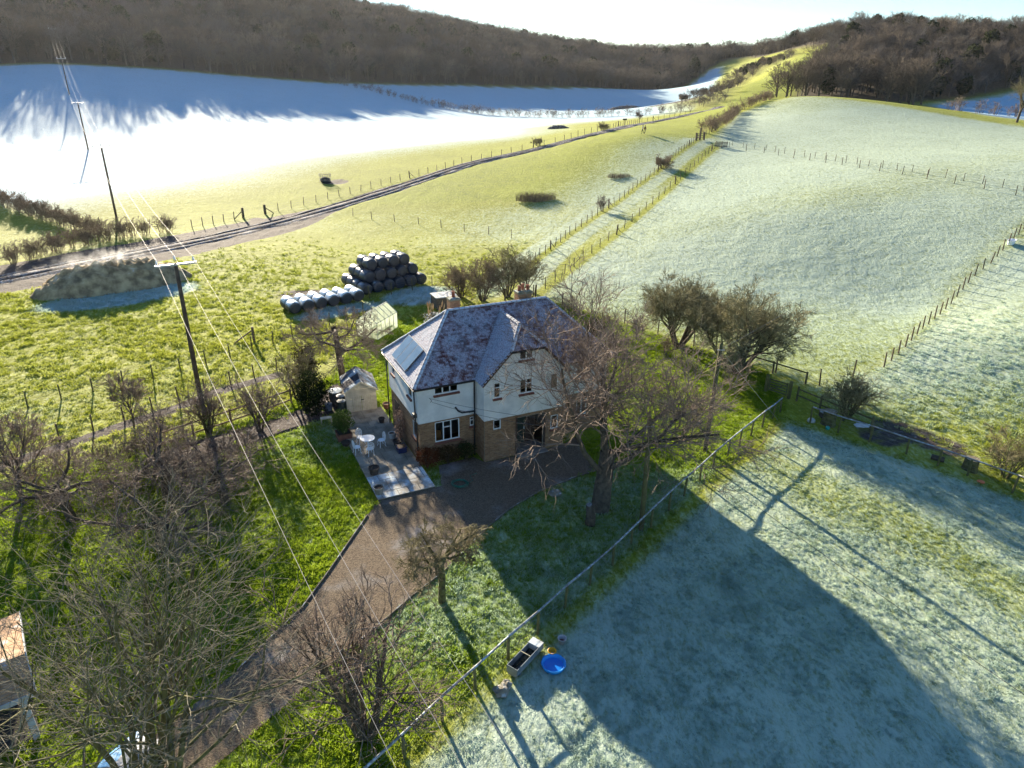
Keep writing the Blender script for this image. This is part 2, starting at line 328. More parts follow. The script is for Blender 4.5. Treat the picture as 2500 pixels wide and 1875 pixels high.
def zones(x, y):
    """frost cover, mud, lush lawn green, leaf litter - all 0..1"""
    n1 = vnoise(x, y, 14, 1); n2 = vnoise(x, y, 37, 2); n3 = vnoise(x, y, 5, 3)
    frost = 0.22 + 0.10 * n1 + 0.08 * n3                            # the meadow beside the track
    frost = frost + 0.25 * sstep(-16, 2, x) * sstep(80, 95, y) * (1 - sstep(112, 122, y))
    lush = 0.35 + 0.1 * n2
    a = soft(x, y, STRIP, 5); frost = frost * (1 - a) + a * (0.02 + 0.06 * n1 + 0.60 * sstep(22, 3, pdist(x, y, LANE_L)) * (1 - sstep(140, 165, y))); lush = np.maximum(lush, 0.55 * a)
    w = soft(x, y, WHITE, 1.5); dtf = pdist(x, y, TRACK_FENCE)
    wf = 0.10 + 0.85 * sstep(8, 34, dtf + 6 * n2 + 3 * n1); wf = wf - 0.55 * sstep(45, 75, x) * (1 - sstep(300, 330, y)) * (1 - sstep(60, 90, dtf))
    frost = frost * (1 - w) + w * wf
    a = soft(x, y, RMEADOW, 2); rf = 0.87 + 0.05 * n1 + 0.04 * n3 - 0.40 * sstep(82, 58, y + 0.25 * x) - 0.30 * sstep(170, 205, y) - 0.16 * np.exp(-((y - 0.2 * x - 92 + 8 * n2) / 9) ** 2)
    frost = frost * (1 - a) + a * np.minimum(rf, 0.80); lush = np.maximum(lush, a * (0.35 + 0.3 * sstep(82, 58, y)))
    a = soft(x, y, RPASTURE, 1.5); frost = frost * (1 - a) + a * (0.70 - 0.42 * sstep(52, 38, y) + 0.14 * n1)
    lane = np.minimum(sstep(1.2, 0.2, pdist(x, y, LANE_L) - 2.6), 1) * (y < 152); frost = np.maximum(frost, 0.72 * lane * sstep(64, 70, y))
    verge = sstep(0.9, 0.2, np.minimum(pdist(x, y, LANE_L), pdist(x, y, LANE_R))); frost = frost * (1 - 0.75 * verge)
    a = soft(x, y, GARDEN, 0.6); gf = 0.16 + 0.10 * n3 + 0.34 * sstep(-9, -3, x) * sstep(18, 23, y) * (1 - sstep(33, 37, y)) + 0.22 * sstep(34, 36, y) * (1 - sstep(40, 44, y)) * sstep(-18, -10, x) * (1 - sstep(-10, -8, x))
    frost = frost * (1 - a) + a * gf; lush = lush * (1 - a) + a * 0.95
    a = soft(x, y, PADDOCK, 0.35); pf = 0.80 + 0.05 * n1 - 0.22 * sstep(3.0, 0.5, np.abs((x - 12.5) * 0.83 + (y - 30) * 0.55 - 6.2 + 1.5 * n3)) * 1.0 - 0.45 * sstep(1.1, 0.3, pdist(x, y, [(-4.2, 15.3), (18.1, 42.2), (28, 33)]))
    frost = frost * (1 - a) + a * pf; lush = lush * (1 - a) + a * 0.45
    a = sstep(16, 9, pdist(x, y, SPUR)); frost = frost * (1 - a) + 0.05 * a; lush = np.maximum(lush, 0.6 * a)
    a = soft(x, y, [(117, 190), (128, 236), (140, 249), (175, 264), (260, 286), (330, 250), (240, 190), (135, 172)], 3); frost = frost * (1 - a) + a
    a = sstep(9, 3, np.hypot(x - 183, y - 428)); frost = np.maximum(frost, a)
    for (cx_, cy_, ra, rb, an) in ((-38.2, 66.3, 7.5, 3.4, 36), (-9.5, 68.0, 4.2, 3.0, 38), (-16.0, 63.0, 4.5, 1.8, 38)):    # ground that never sees the low sun keeps its rime
        c_, s_ = math.cos(R(an)), math.sin(R(an)); u_ = (x - cx_) * c_ + (y - cy_) * s_; v_ = (y - cy_) * c_ - (x - cx_) * s_
        frost = np.maximum(frost, 0.88 * sstep(1.15, .8, np.hypot(u_ / ra, v_ / rb) + .1 * n3))
    litter = np.maximum(soft(x, y, LWOOD, 3), soft(x, y, RWOOD, 3)); litter = np.maximum(litter, 0.45 * soft(x, y, SCRUB, 5)); frost = frost * (1 - litter)
    far = sstep(560, 620, y); litter = np.maximum(litter, far * 0.9)
    td = pdist(x, y, TRACK)
    wid = 1.5 + 4.4 * sstep(116, 90, y) * sstep(40, 60, y) + 0.7 * n3
    mud = sstep(wid + 1.2, wid - 0.6, td)
    mud = np.maximum(mud, 0.9 * sstep(4.5, 1.0, np.hypot((x + 20) * 0.6, (y - 68) * 1.0) + 1.2 * n3))
    mud = np.maximum(mud, 0.75 * sstep(3.2, 1.0, np.hypot(x + 32.5, (y - 132)) + n3))
    mud = np.maximum(mud, 0.8 * sstep(2.4, 0.6, pdist(x, y, [(-38, 104), (-35, 99)]) + n3))
    mud = np.maximum(mud, 0.8 * sstep(0.9, 0.3, pdist(x, y, [(-34, 29), (-27.0, 36.7), (-24.8, 39.5), (-22.5, 42.0), (-20.2, 45.3), (-17.4, 47.7)])))
    mud = np.maximum(mud, 0.6 * sstep(2.6, 0.8, pdist(x, y, [(23.5, 39.5), (25, 40.5), (27, 38)]) + 0.7 * n3))
    mud = np.maximum(mud, 0.85 * sstep(9, 4, np.hypot((x - 62) * 0.5, y - 300) + 2 * n3))
    bed = sstep(1.6, 0.9, pdist(x, y, [(-20, 35.5), (-17.5, 37.6), (-14.3, 40.2), (-12.6, 42.5), (-12.0, 45.5)])); mud = np.maximum(mud, 0.75 * bed)
    return np.clip(frost, 0, 1), np.clip(mud, 0, 1), np.clip(lush, 0, 1), np.clip(litter, 0, 1)

def axis(lo, hi, step, far_lo, far_hi, g=1.07):
    a = list(np.arange(lo, hi, step)); s = step; q = a[-1]
    while q < far_hi: s *= g; q += s; a.append(q)
    s = step; q = a[0]; left = []
    while q > far_lo: s *= g; q -= s; left.append(q)
    return np.array(left[::-1] + a)
GX = axis(-36, 32, 0.3, -1600, 1600, 1.035); GY = axis(11, 70, 0.3, -250, 2200, 1.022)
XX, YY = np.meshgrid(GX, GY)
ZZ = H(XX, YY)
_near = sstep(220, 60, np.hypot(XX, YY))
ZF, ZM, ZL, ZT = zones(XX, YY)
bump_amt = (0.018 + 0.03 * (1 - ZL)) * _near
ZZ = ZZ + bump_amt * (vnoise(XX, YY, 0.9, 11) + 0.7 * vnoise(XX, YY, 2.3, 12) + 1.6 * vnoise(XX, YY, 6, 14) * (1 - ZL))
# wheel ruts of the farm track
_td = pdist(XX, YY, TRACK)
ZZ = ZZ - 0.14 * np.exp(-((_td - 0.85) / 0.28) ** 2) * (ZM > 0.05) + 0.05 * ZM * vnoise(XX, YY, 0.7, 15)
ZZ = ZZ + 0.15 * vnoise(XX, YY, 22, 16) * sstep(90, 160, np.hypot(XX, YY)) * (1 - ZM)
ny, nx = XX.shape
idx = np.arange(ny * nx).reshape(ny, nx)
F = np.stack([idx[:-1, :-1], idx[:-1, 1:], idx[1:, 1:], idx[1:, :-1]], -1).reshape(-1, 4)

def ground_material():
    t = NT("ground"); co = t.coord()
    fr, mu, lu, li = (t.attr(k) for k in ("frost", "mud", "lush", "litter"))
    mp = t.n("ShaderNodeMapping"); t.l(co, mp.inputs[0]); mp.inputs["Rotation"].default_value = (0, 0, R(25)); mp.inputs["Scale"].default_value = (1.0, 0.45, 1.0)
    fine = t.noise(mp.outputs[0], 9.0, 5, 0.7); mid = t.noise(co, 1.1, 5, 0.62); mid2 = t.noise(mp.outputs[0], 3.0, 4, 0.72); big = t.noise(co, 0.13, 4, 0.6)
    g1 = t.mix(lu, (0.185, 0.190, 0.014), (0.085, 0.130, 0.008))
    g2 = t.mix(lu, (0.420, 0.410, 0.026), (0.230, 0.300, 0.016))
    s = t.math('ADD', t.math('MULTIPLY', t.math('ADD', fine, mid2), 0.32), t.math('ADD', t.math('MULTIPLY', mid, 0.2), t.math('MULTIPLY', big, 0.16)))
    grass = t.mix(t.ramp(s, 0.36, 0.64), g1, g2)
    straw = t.ramp(t.noise(co, 0.55, 4, 0.7), 0.58, 0.74)
    grass = t.mix(t.math('MULTIPLY', straw, 0.30), grass, (0.27, 0.22, 0.10))
    # rime: cover plus broken noise at several sizes
    v = t.math('ADD', t.math('MULTIPLY', t.math('SUBTRACT', fine, 0.5), 0.9), t.math('ADD', t.math('MULTIPLY', t.math('SUBTRACT', mid, 0.5), 0.45), t.math('MULTIPLY', t.math('SUBTRACT', mid2, 0.5), 1.3)))
    v = t.math('ADD', v, t.math('MULTIPLY', t.math('SUBTRACT', big, 0.5), 0.3))
    f = t.ramp(t.math('ADD', fr, v), 0.18, 0.95)
    thick = t.ramp(fr, 0.76, 1.0, 0.50, 0.95)                      # thin rime lets the grass show through
    col = t.mix(t.math('MULTIPLY', f, thick), grass, t.mix(t.ramp(fr, 0.8, 1.0), (0.48, 0.61, 0.65), (0.40, 0.57, 0.69)))
    mudc = t.mix(t.ramp(fine, 0.3, 0.7), (0.034, 0.023, 0.021), (0.095, 0.074, 0.070))
    mudc = t.mix(t.math('MULTIPLY', t.ramp(t.noise(co, 2.4, 4, 0.7), 0.55, 0.72), 0.35), mudc, (0.40, 0.42, 0.46))
    m = t.ramp(t.math('ADD', mu, t.math('MULTIPLY', t.math('SUBTRACT', mid, 0.5), 0.7)), 0.35, 0.65)
    col = t.mix(m, col, mudc)
    lit = t.mix(t.ramp(mid, 0.3, 0.7), (0.045, 0.034, 0.024), (0.10, 0.075, 0.05))
    col = t.mix(li, col, lit)
    h = t.math('ADD', t.math('MULTIPLY', fine, 0.5), t.math('ADD', mid, mid2))
    nrm = t.bump(h, 0.13, 0.8)
    d = t.pbr(col, 0.9, 0.0, 0.15, nrm)
    return t.end(d)
gme = npmesh("ground", np.stack([XX, YY, ZZ], -1).reshape(-1, 3), F, ground_material())
for k, a in (("frost", ZF), ("mud", ZM), ("lush", ZL), ("litter", ZT)):
    at = gme.attributes.new(k, 'FLOAT', 'POINT'); at.data.foreach_set("value", a.ravel().astype(np.float32))
gme.polygons.foreach_set("use_smooth", np.ones(len(F), bool))
ground = bpy.data.objects.new("ground", gme); COL.objects.link(ground); ground["kind"] = "structure"

# ------------------------------------------------------------------ scatter helper (geometry nodes instances on a cloud of points)
def scatter(name, P, rot, scl, var, sources, attrs=None):
    me = bpy.data.meshes.new(name); me.vertices.add(len(P)); me.vertices.foreach_set("co", np.asarray(P, np.float32).ravel())
    a = me.attributes.new("rotv", 'FLOAT_VECTOR', 'POINT'); a.data.foreach_set("vector", np.asarray(rot, np.float32).ravel())
    a = me.attributes.new("sclv", 'FLOAT_VECTOR', 'POINT'); a.data.foreach_set("vector", np.asarray(scl, np.float32).ravel())
    a = me.attributes.new("varv", 'INT', 'POINT'); a.data.foreach_set("value", np.asarray(var, np.int32))
    for k, v in (attrs or {}).items():
        a = me.attributes.new(k, 'FLOAT', 'POINT'); a.data.foreach_set("value", np.asarray(v, np.float32))
    o = bpy.data.objects.new(name, me); COL.objects.link(o)
    ng = bpy.data.node_groups.new(name, 'GeometryNodeTree')
    ng.interface.new_socket("Geometry", in_out='INPUT', socket_type='NodeSocketGeometry'); ng.interface.new_socket("Geometry", in_out='OUTPUT', socket_type='NodeSocketGeometry')
    N = ng.nodes.new; L = ng.links.new
    gi = N("NodeGroupInput"); go = N("NodeGroupOutput"); jn = N("GeometryNodeJoinGeometry")
    m2p = N("GeometryNodeMeshToPoints"); L(gi.outputs[0], m2p.inputs[0])
    def named(nm, ty):
        q = N("GeometryNodeInputNamedAttribute"); q.data_type = ty; q.inputs[0].default_value = nm; return q.outputs[0]
    rv, sv, vv = named("rotv", 'FLOAT_VECTOR'), named("sclv", 'FLOAT_VECTOR'), named("varv", 'INT')
    e2r = N("FunctionNodeEulerToRotation"); L(rv, e2r.inputs[0])
    for k, s in enumerate(sources):
        oi = N("GeometryNodeObjectInfo"); oi.inputs["Object"].default_value = s; oi.inputs["As Instance"].default_value = True
        cmp_ = N("FunctionNodeCompare"); cmp_.data_type = 'INT'; cmp_.operation = 'EQUAL'
        ins = [i for i in cmp_.inputs if i.enabled and i.type == 'INT']; L(vv, ins[0]); ins[1].default_value = k
        ip = N("GeometryNodeInstanceOnPoints"); L(m2p.outputs[0], ip.inputs["Points"]); L(cmp_.outputs[0], ip.inputs["Selection"])
        L(oi.outputs["Geometry"], ip.inputs["Instance"]); L(e2r.outputs[0], ip.inputs["Rotation"]); L(sv, ip.inputs["Scale"])
        L(ip.outputs[0], jn.inputs[0])
    L(jn.outputs[0], go.inputs[0])
    md = o.modifiers.new("scatter", 'NODES'); md.node_group = ng
    return o
def source(name, me):
    return bpy.data.objects.new(name, me)        # pattern for the scatter; not linked to the scene itself

# ------------------------------------------------------------------ grass blades
def grass_material():
    t = NT("grass_blades"); fr = t.attr("frostv", 'INSTANCER'); lu = t.attr("lushv", 'INSTANCER')
    oi = t.n("ShaderNodeObjectInfo"); x = t.n("ShaderNodeSeparateXYZ"); t.l(t.coord(), x.inputs[0])
    c = t.mix(lu, (0.30, 0.31, 0.05), (0.19, 0.30, 0.014)); c2 = t.mix(lu, (0.50, 0.48, 0.09), (0.38, 0.48, 0.03))
    col = t.mix(oi.outputs["Random"], c, c2)
    col = t.mix(t.ramp(t.math('ADD', fr, t.math('MULTIPLY', t.math('SUBTRACT', oi.outputs["Random"], 0.5), 0.45)), 0.25, 0.85, 0.0, 0.74), col, (0.49, 0.62, 0.66))
    d = t.n("ShaderNodeBsdfDiffuse"); t.l(col, d.inputs[0]); tr = t.n("ShaderNodeBsdfTranslucent"); t.l(col, tr.inputs[0])
    mx = t.n("ShaderNodeMixShader"); mx.inputs[0].default_value = 0.5; t.l(d.outputs[0], mx.inputs[1]); t.l(tr.outputs[0], mx.inputs[2])
    return t.end(mx.outputs[0])
GM = grass_material()
def tuft(name, nb, hgt, spread, wid, seed):
    r = random.Random(seed); m = MB()
    for i in range(nb):
        a = r.uniform(0, 6.28); q = spread * math.sqrt(r.random()); x, y = q * math.cos(a), q * math.sin(a)
        h = hgt * r.uniform(0.6, 1.15); b = r.uniform(0, 6.28); ln = h * r.uniform(0.25, 0.9)
        dx, dy = math.cos(b), math.sin(b); w = wid * r.uniform(0.7, 1.3)
        m.face([(x - dy * w, y + dx * w, -0.01), (x + dy * w, y - dx * w, -0.01), (x + dx * ln * .45 + dy * w * .8, y + dy * ln * .45 - dx * w * .8, h * .65), (x + dx * ln, y + dy * ln, h * .95), (x + dx * ln * .45 - dy * w * .8, y + dy * ln * .45 + dx * w * .8, h * .65)])
    return source(name, m.data(name, GM))
TUFTS = [tuft("grass_tuft", 14, 0.085, 0.09, 0.008, 1), tuft("grass_tuft", 12, 0.11, 0.10, 0.008, 2), tuft("grass_tuft", 16, 0.07, 0.12, 0.009, 3)]
def grass(name, label, poly, n, smin, smax, avoid=(), keep=None):
    P = np.array(poly); lo, hi = P.min(0), P.max(0)
    x = nrng.uniform(lo[0], hi[0], n); y = nrng.uniform(lo[1], hi[1], n)
    ok = inside(x, y, poly)
    for a in avoid: ok &= ~inside(x, y, a)
    if keep is not None: ok &= keep(x, y)
    x, y = x[ok], y[ok]
    f, mu, lu, li = zones(x, y); k = nrng.random(len(x)) > mu * 1.3; x, y, f, lu = x[k], y[k], f[k], lu[k]
    z = H(x, y); n = len(x)
    rot = np.stack([nrng.normal(0, .15, n), nrng.normal(0, .15, n), nrng.uniform(0, 6.28, n)], -1)
    s = nrng.uniform(smin, smax, n) * (1 + 0.45 * vnoise(x, y, 0.8, 31)); scl = np.stack([s * 1.15, s * 1.15, s], -1)
    o = scatter(name, np.stack([x, y, z], -1), rot, scl, nrng.integers(0, 3, n), TUFTS, {"frostv": f, "lushv": lu})
    return tag(o, label, "grass", kind="stuff")
HOUSE_AREA = [hw(-0.1, -1.0)[:2], hw(12.8, -1.0)[:2], hw(12.8, 6.3)[:2], hw(-0.1, 6.3)[:2]]
PATIO_AREA = [hw(-3.0, -2.4)[:2], hw(0.4, -2.4)[:2], hw(0.4, 9)[:2], hw(-3.0, 9)[:2]]
def infront(x, y): return np.abs(x) < 0.86 * y + 3
grass("lawn_grass", "bright green garden lawn grass with rime in the shade round the farmhouse", GARDEN, 190000, 0.8, 1.35, (DRIVE, HOUSE_AREA, PATIO_AREA), lambda x, y: infront(x, y) & (y > 12) & (x > -30))
grass("paddock_grass", "short rime-covered paddock grass in front of the rail fence", PADDOCK, 170000, 0.45, 0.8, (), lambda x, y: infront(x, y) & (y > 13))
MEADOW_NEAR = [(-40, 30), (-27.5, 33), (-19.6, 38.3), (-15.4, 42.7), (-13.5, 59), (-4, 63.5), (1, 76), (12, 102), (-20, 105), (-40, 88), (-56, 66), (-60, 40)]
grass("meadow_grass", "rough yellow-green tussocky meadow grass beside the farm track", MEADOW_NEAR, 62000, 0.9, 2.0, (), lambda x, y: infront(x, y) & (nrng.random(len(x)) > sstep(52, 96, y)))
PAST_NEAR = [(22, 47), (29, 51), (46, 70), (60, 60), (34, 28), (28, 33)]
grass("pasture_grass", "rough frosted grass between the paddock rail and the post fence", PAST_NEAR, 30000, 0.8, 1.6, (), lambda x, y: infront(x, y) & (nrng.random(len(x)) > sstep(40, 66, y)))

# ------------------------------------------------------------------ bare winter trees
BARK = mat("bark", (0.055, 0.042, 0.032), (0.13, 0.105, 0.075), 5, 0.95, bump=0.03)
BARK_MOSS = mat("mossy_bark", (0.060, 0.052, 0.026), (0.15, 0.145, 0.055), 3, 0.95, bump=0.03)
TWIG = mat("twig", (0.11, 0.080, 0.062), (0.30, 0.225, 0.175), 2, 0.9)
TWIG_OLIVE = mat("olive_twig", (0.115, 0.095, 0.046), (0.30, 0.255, 0.13), 2, 0.9)
TWIG_PURPLE = mat("plum_twig", (0.10, 0.076, 0.058), (0.28, 0.215, 0.165), 2, 0.9)
TWIG_GREY = mat("grey_twig", (0.095, 0.085, 0.062), (0.25, 0.225, 0.165), 2, 0.9)
TWIG_PALE = mat("pale_olive_twig", (0.145, 0.132, 0.066), (0.34, 0.305, 0.16), 2, 0.9)
TWIG_TAN = mat("tan_twig", (0.13, 0.090, 0.055), (0.30, 0.215, 0.14), 2, 0.9)

def grow(seed, stems, levels):
    """stems: list of (base, direction, length, radius); levels: one dict per order of branching.
    returns a list (per order) of polylines [(points, radii)]"""
    r = random.Random(seed); out = [[] for _ in levels]
    def rv(): return Vector((r.gauss(0, 1), r.gauss(0, 1), r.gauss(0, 1)))
    def branch(p, d, L, rad, k):
        s = levels[k]; n = s['seg']; pts = [p.copy()]; rr = [rad]; dirs = [d.copy()]
        for i in range(n):
            d = d + rv() * s['wan']; d.z += s['up']; d.normalize()
            p = p + d * (L / n); pts.append(p.copy()); rr.append(rad * (1 - (1 - s.get('tap', 0.35)) * (i + 1) / n)); dirs.append(d.copy())
        out[k].append((pts, rr))
        if k + 1 >= len(levels): return
        c = levels[k + 1]; m = s['kids']; ph = r.uniform(0, 6.28)
        for j in range(m):
            t = s.get('from', 0.3) + (1 - s.get('from', 0.3)) * (j + r.random()) / m
            q = t * n; i = min(int(q), n - 1); f = q - i
            b = pts[i].lerp(pts[i + 1], f); dd = dirs[i + 1]; br = rr[i] + (rr[i + 1] - rr[i]) * f
            ref = Vector((0, 0, 1)) if abs(dd.z) < 0.9 else Vector((1, 0, 0))
            u = dd.cross(ref).normalized(); v = dd.cross(u); a = ph + j * 2.4 + r.uniform(-.4, .4)
            ang = R(r.uniform(*c['ang'])); nd = dd * math.cos(ang) + (u * math.cos(a) + v * math.sin(a)) * math.sin(ang)
            if c.get('flat'): nd.z *= c['flat']; nd.normalize()
            LL = L * c['len'] * r.uniform(0.65, 1.2) * (1.15 - 0.45 * t)
            branch(b, nd, LL, max(min(br * 0.72, br * c.get('rr', 0.6)), c.get('rmin', 0.004)), k + 1)
    for b, d, L, rad in stems: branch(Vector(b), Vector(d).normalized(), L, rad, 0)
    return out

def skin(lines, sides):
    """vectorised tubes for many polylines"""
    by = {}
    for pts, rr in lines: by.setdefault(len(pts), []).append((pts, rr))
    VV, FF, off = [], [], 0
    for n, grp in by.items():
        P = np.array([[tuple(q) for q in g[0]] for g in grp]); Rr = np.array([g[1] for g in grp])
        T = np.gradient(P, axis=1); T /= np.linalg.norm(T, axis=2, keepdims=True) + 1e-9
        ref = np.where(np.abs(T[:, :1, 2:3]) < 0.85, np.array([0, 0, 1.0]), np.array([1.0, 0, 0])); ref = np.repeat(ref, n, 1)
        X = np.cross(T, ref); X /= np.linalg.norm(X, axis=2, keepdims=True) + 1e-9; Y = np.cross(T, X)
        a = np.arange(sides) * 2 * np.pi / sides
        V = P[:, :, None] + (X[:, :, None] * np.cos(a)[None, None, :, None] + Y[:, :, None] * np.sin(a)[None, None, :, None]) * Rr[:, :, None, None]
        N = len(grp); base = off + np.arange(N)[:, None, None] * n * sides + np.arange(n - 1)[None, :, None] * sides
        j = np.arange(sides)[None, None, :]; j2 = (j + 1) % sides
        F4 = np.stack([base + j, base + j2, base + j2 + sides, base + j + sides], -1).reshape(-1, 4)
        VV.append(V.reshape(-1, 3)); FF.append(F4); off += N * n * sides
    return np.concatenate(VV), np.concatenate(FF)
def lines_mesh(name, lines, sides, m): V, F = skin(lines, sides); return npmesh(name, V, F, m)

def tree(name, label, x, y, spec, seed, scale=1.0, bark=None, twig=None, group=None, rz=0.0, cat="tree", z=None):
    stems, levels = spec
    L = grow(seed, stems, levels)
    o = thing(name, label, cat, (x, y, hz(x, y) - 0.05 if z is None else z), rz, group); o.scale = (scale,) * 3
    me = lines_mesh("trunk", L[0] + (L[1] if len(L) > 3 else []), 7, bark or BARK); me.polygons.foreach_set("use_smooth", [True] * len(me.polygons))
    put("trunk", me, o)
    rest = (L[2:] if len(L) > 3 else L[1:]); V, F, off = [], [], 0
    for i, ls in enumerate(rest):
        if not ls: continue
        v, f = skin(ls, 4 if i == 0 else 3); V.append(v); F.append(f + off); off += len(v)
    put("crown", npmesh("crown", np.concatenate(V), np.concatenate(F), twig or TWIG), o)
    return o

def lv(seg, kids, wan, up, ang=(30, 60), ln=0.6, **k): return dict(seg=seg, kids=kids, wan=wan, up=up, ang=ang, len=ln, **k)
def one_stem(h, r, lean=(0, 0)): return [((0, 0, 0), (lean[0], lean[1], 1), h, r)]
# kinds of tree
BIG = lambda: (one_stem(2.7, 0.42, (0.10, 0.02)), [lv(5, 8, .06, 0, tap=.75, **{'from': .6}), lv(7, 11, .12, .045, (16, 60), 2.3, rr=.36, flat=1.0), lv(6, 10, .17, .03, (25, 60), .58, rr=.42), lv(5, 9, .2, .03, (25, 58), .58, rr=.45, rmin=.016), lv(4, 0, .22, .04, (20, 50), .64, rr=.6, rmin=.009)])
APPLE = lambda h=2.6: (one_stem(h, 0.14, (.16, .05)), [lv(8, 6, .15, .03, tap=.7, **{'from': .72}), lv(6, 8, .2, .02, (35, 75), .78, rr=.6, flat=.9), lv(5, 8, .22, -.02, (30, 70), .6, rr=.5), lv(4, 8, .25, -.03, (30, 70), .6, rr=.5, rmin=.014), lv(3, 0, .25, -.02, (25, 60), .62, rr=.6, rmin=.009)])
WIDE = lambda: (one_stem(2.0, 0.24, (.08, .0)), [lv(5, 8, .1, 0, tap=.8, **{'from': .6}), lv(7, 8, .18, .0, (50, 85), 2.1, rr=.5, flat=.5), lv(6, 8, .22, .03, (30, 78), .52, rr=.45, flat=.85), lv(5, 7, .26, .04, (30, 72), .6, rr=.45, rmin=.016), lv(3, 0, .28, .05, (30, 65), .62, rr=.6, rmin=.009)])
UPRIGHT = lambda h=2.0, r=.12: (one_stem(h, r), [lv(5, 7, .07, 0, tap=.7, **{'from': .35}), lv(6, 8, .1, .05, (18, 45), 1.05, rr=.55), lv(5, 8, .14, .05, (20, 48), .58, rr=.5), lv(4, 6, .18, .04, (20, 48), .58, rr=.5, rmin=.015), lv(3, 0, .2, .03, (20, 45), .6, rr=.6, rmin=.010)])
def BUSH(n=8, h=2.2, sp=.45, r=.04, seed=1, kids=(7, 7, 5), fat=1.0):
    q = random.Random(seed); st = []
    for i in range(n):
        a = 6.28 * i / n + q.uniform(-.3, .3); s = q.uniform(.2, 1) * sp
        st.append(((.25 * sp * math.cos(a), .25 * sp * math.sin(a), 0), (s * math.cos(a), s * math.sin(a), 1), h * q.uniform(.75, 1.1), r * q.uniform(.7, 1.2)))
    return (st, [lv(6, kids[0], .09, .02, tap=.3, **{'from': .22}), lv(5, kids[1], .14, .03, (22, 58), .58, rr=.5), lv(4, kids[2], .18, .02, (22, 58), .58, rr=.5, rmin=.015 * fat), lv(3, 0, .2, .02, (20, 52), .62, rr=.6, rmin=.0095 * fat)])
def DOME(seed=1): # hawthorn-like domed crown on several stems
    q = random.Random(seed); st = []
    for i in range(6):
        a = 6.28 * i / 6 + q.uniform(-.4, .4); s = q.uniform(.25, .7)
        st.append(((.2 * math.cos(a), .2 * math.sin(a), 0), (s * math.cos(a), s * math.sin(a), 1), 3.3 * q.uniform(.8, 1.1), .14))
    return (st, [lv(6, 8, .07, .0, tap=.5, **{'from': .3}), lv(6, 8, .11, .035, (25, 60), .78, rr=.5), lv(5, 9, .14, .03, (22, 58), .56, rr=.5), lv(4, 7, .17, .02, (22, 55), .56, rr=.5, rmin=.015), lv(3, 0, .2, .02, (20, 52), .6, rr=.6, rmin=.009)])

tree("oak_tree", "big spreading bare tree with thick leaning trunk on the lawn before the farmhouse", 4.7, 31.0, BIG(), 21, 1.24, rz=0.4)
tree("apple_tree", "small bare apple tree with crooked trunk between gravel drive and rail fence", -2.9, 23.9, APPLE(), 34, 1.22, BARK_MOSS, TWIG_OLIVE, rz=2.2)
tree("plum_tree", "bare many-stemmed shrubby tree beside the gravel drive near the picture's bottom edge", -4.9, 17.2, BUSH(9, 2.9, .55, .075, 4, (8, 6, 4), .8), 41, 1.5, BARK, TWIG)
tree("ash_tree", "tallest multi-stemmed bare tree in the lower corner with pale twigs", -10.2, 13.6, BUSH(8, 8.2, .34, .13, 6, (9, 7, 5), .62), 52, 1.1, BARK_MOSS, TWIG_GREY)
tree("old_apple_tree", "wide flat-topped bare fruit tree on the lawn, nearest the power line", -15.0, 31.2, WIDE(), 61, 1.0, BARK, TWIG_PURPLE, rz=.6)
tree("old_apple_tree", "wide flat-topped bare fruit tree in the garden by the muddy ditch", -18.2, 31.6, WIDE(), 62, 1.1, BARK, TWIG_PURPLE, rz=2.6)
tree("old_apple_tree", "wide flat-topped bare fruit tree behind the tall corner tree", -16.4, 27.0, WIDE(), 63, 1.05, BARK, TWIG_PURPLE, rz=4.4)
tree("old_apple_tree", "wide flat-topped bare fruit tree nearest the picture's left edge", -22.0, 29.4, WIDE(), 64, 1.05, BARK, TWIG_PURPLE, rz=1.4)
tree("ash_tree", "slender bare tree standing alone by the muddy ditch at the meadow's edge", -25.4, 30.8, UPRIGHT(2.0, .11), 71, 1.22, BARK, TWIG)
tree("ash_tree", "thin young bare tree between fence posts at the foot of the meadow", -23.8, 39.3, UPRIGHT(1.9, .07), 72, 1.05, BARK, TWIG)
tree("elder_tree", "bare bushy tree at the foot of the wooden power pole", -18.8, 38.6, BUSH(7, 2.5, .35, .07, 8), 73, 1.12, BARK_MOSS, TWIG)
tree("elder_tree", "bare bushy tree beside the timber garden fence", -15.8, 39.2, BUSH(6, 2.5, .42, .06, 9), 74, 1.15, BARK, TWIG)
tree("elder_tree", "bare bushy tree between the timber fence and dark evergreen", -14.6, 43.6, BUSH(6, 2.3, .45, .06, 10), 75, 1.15, BARK_MOSS, TWIG_OLIVE)
tree("apple_tree", "bare tree with tall trunk and flat crown rising behind the shed", -12.1, 46.3, (one_stem(3.6, .22, (-.03, -.02)), [lv(6, 6, .05, 0, tap=.7, **{'from': .55}), lv(6, 8, .16, .02, (55, 85), .85, rr=.55, flat=.5), lv(5, 10, .2, .02, (30, 70), .55, rr=.5), lv(4, 9, .22, .02, (30, 65), .58, rr=.5, rmin=.016), lv(3, 0, .24, .02, (30, 60), .6, rmin=.010)]), 76, 1.2, BARK, TWIG_PURPLE)
tree("hawthorn_tree", "domed bare tree standing farther back of the pair beyond the farmhouse", 13.8, 55.0, DOME(2), 81, 1.16, BARK, TWIG_PALE)
tree("hawthorn_tree", "larger domed bare tree of the pair by the wooden gate", 17.0, 49.6, DOME(3), 82, 1.34, BARK, TWIG_PALE)
tree("hawthorn_bush", "round bare bush by the post-and-rail fence beside the gate", 22.3, 42.0, BUSH(12, 2.2, .55, .05, 12, (8, 7, 5)), 83, 1.12, BARK_MOSS, TWIG_OLIVE, cat="bush")
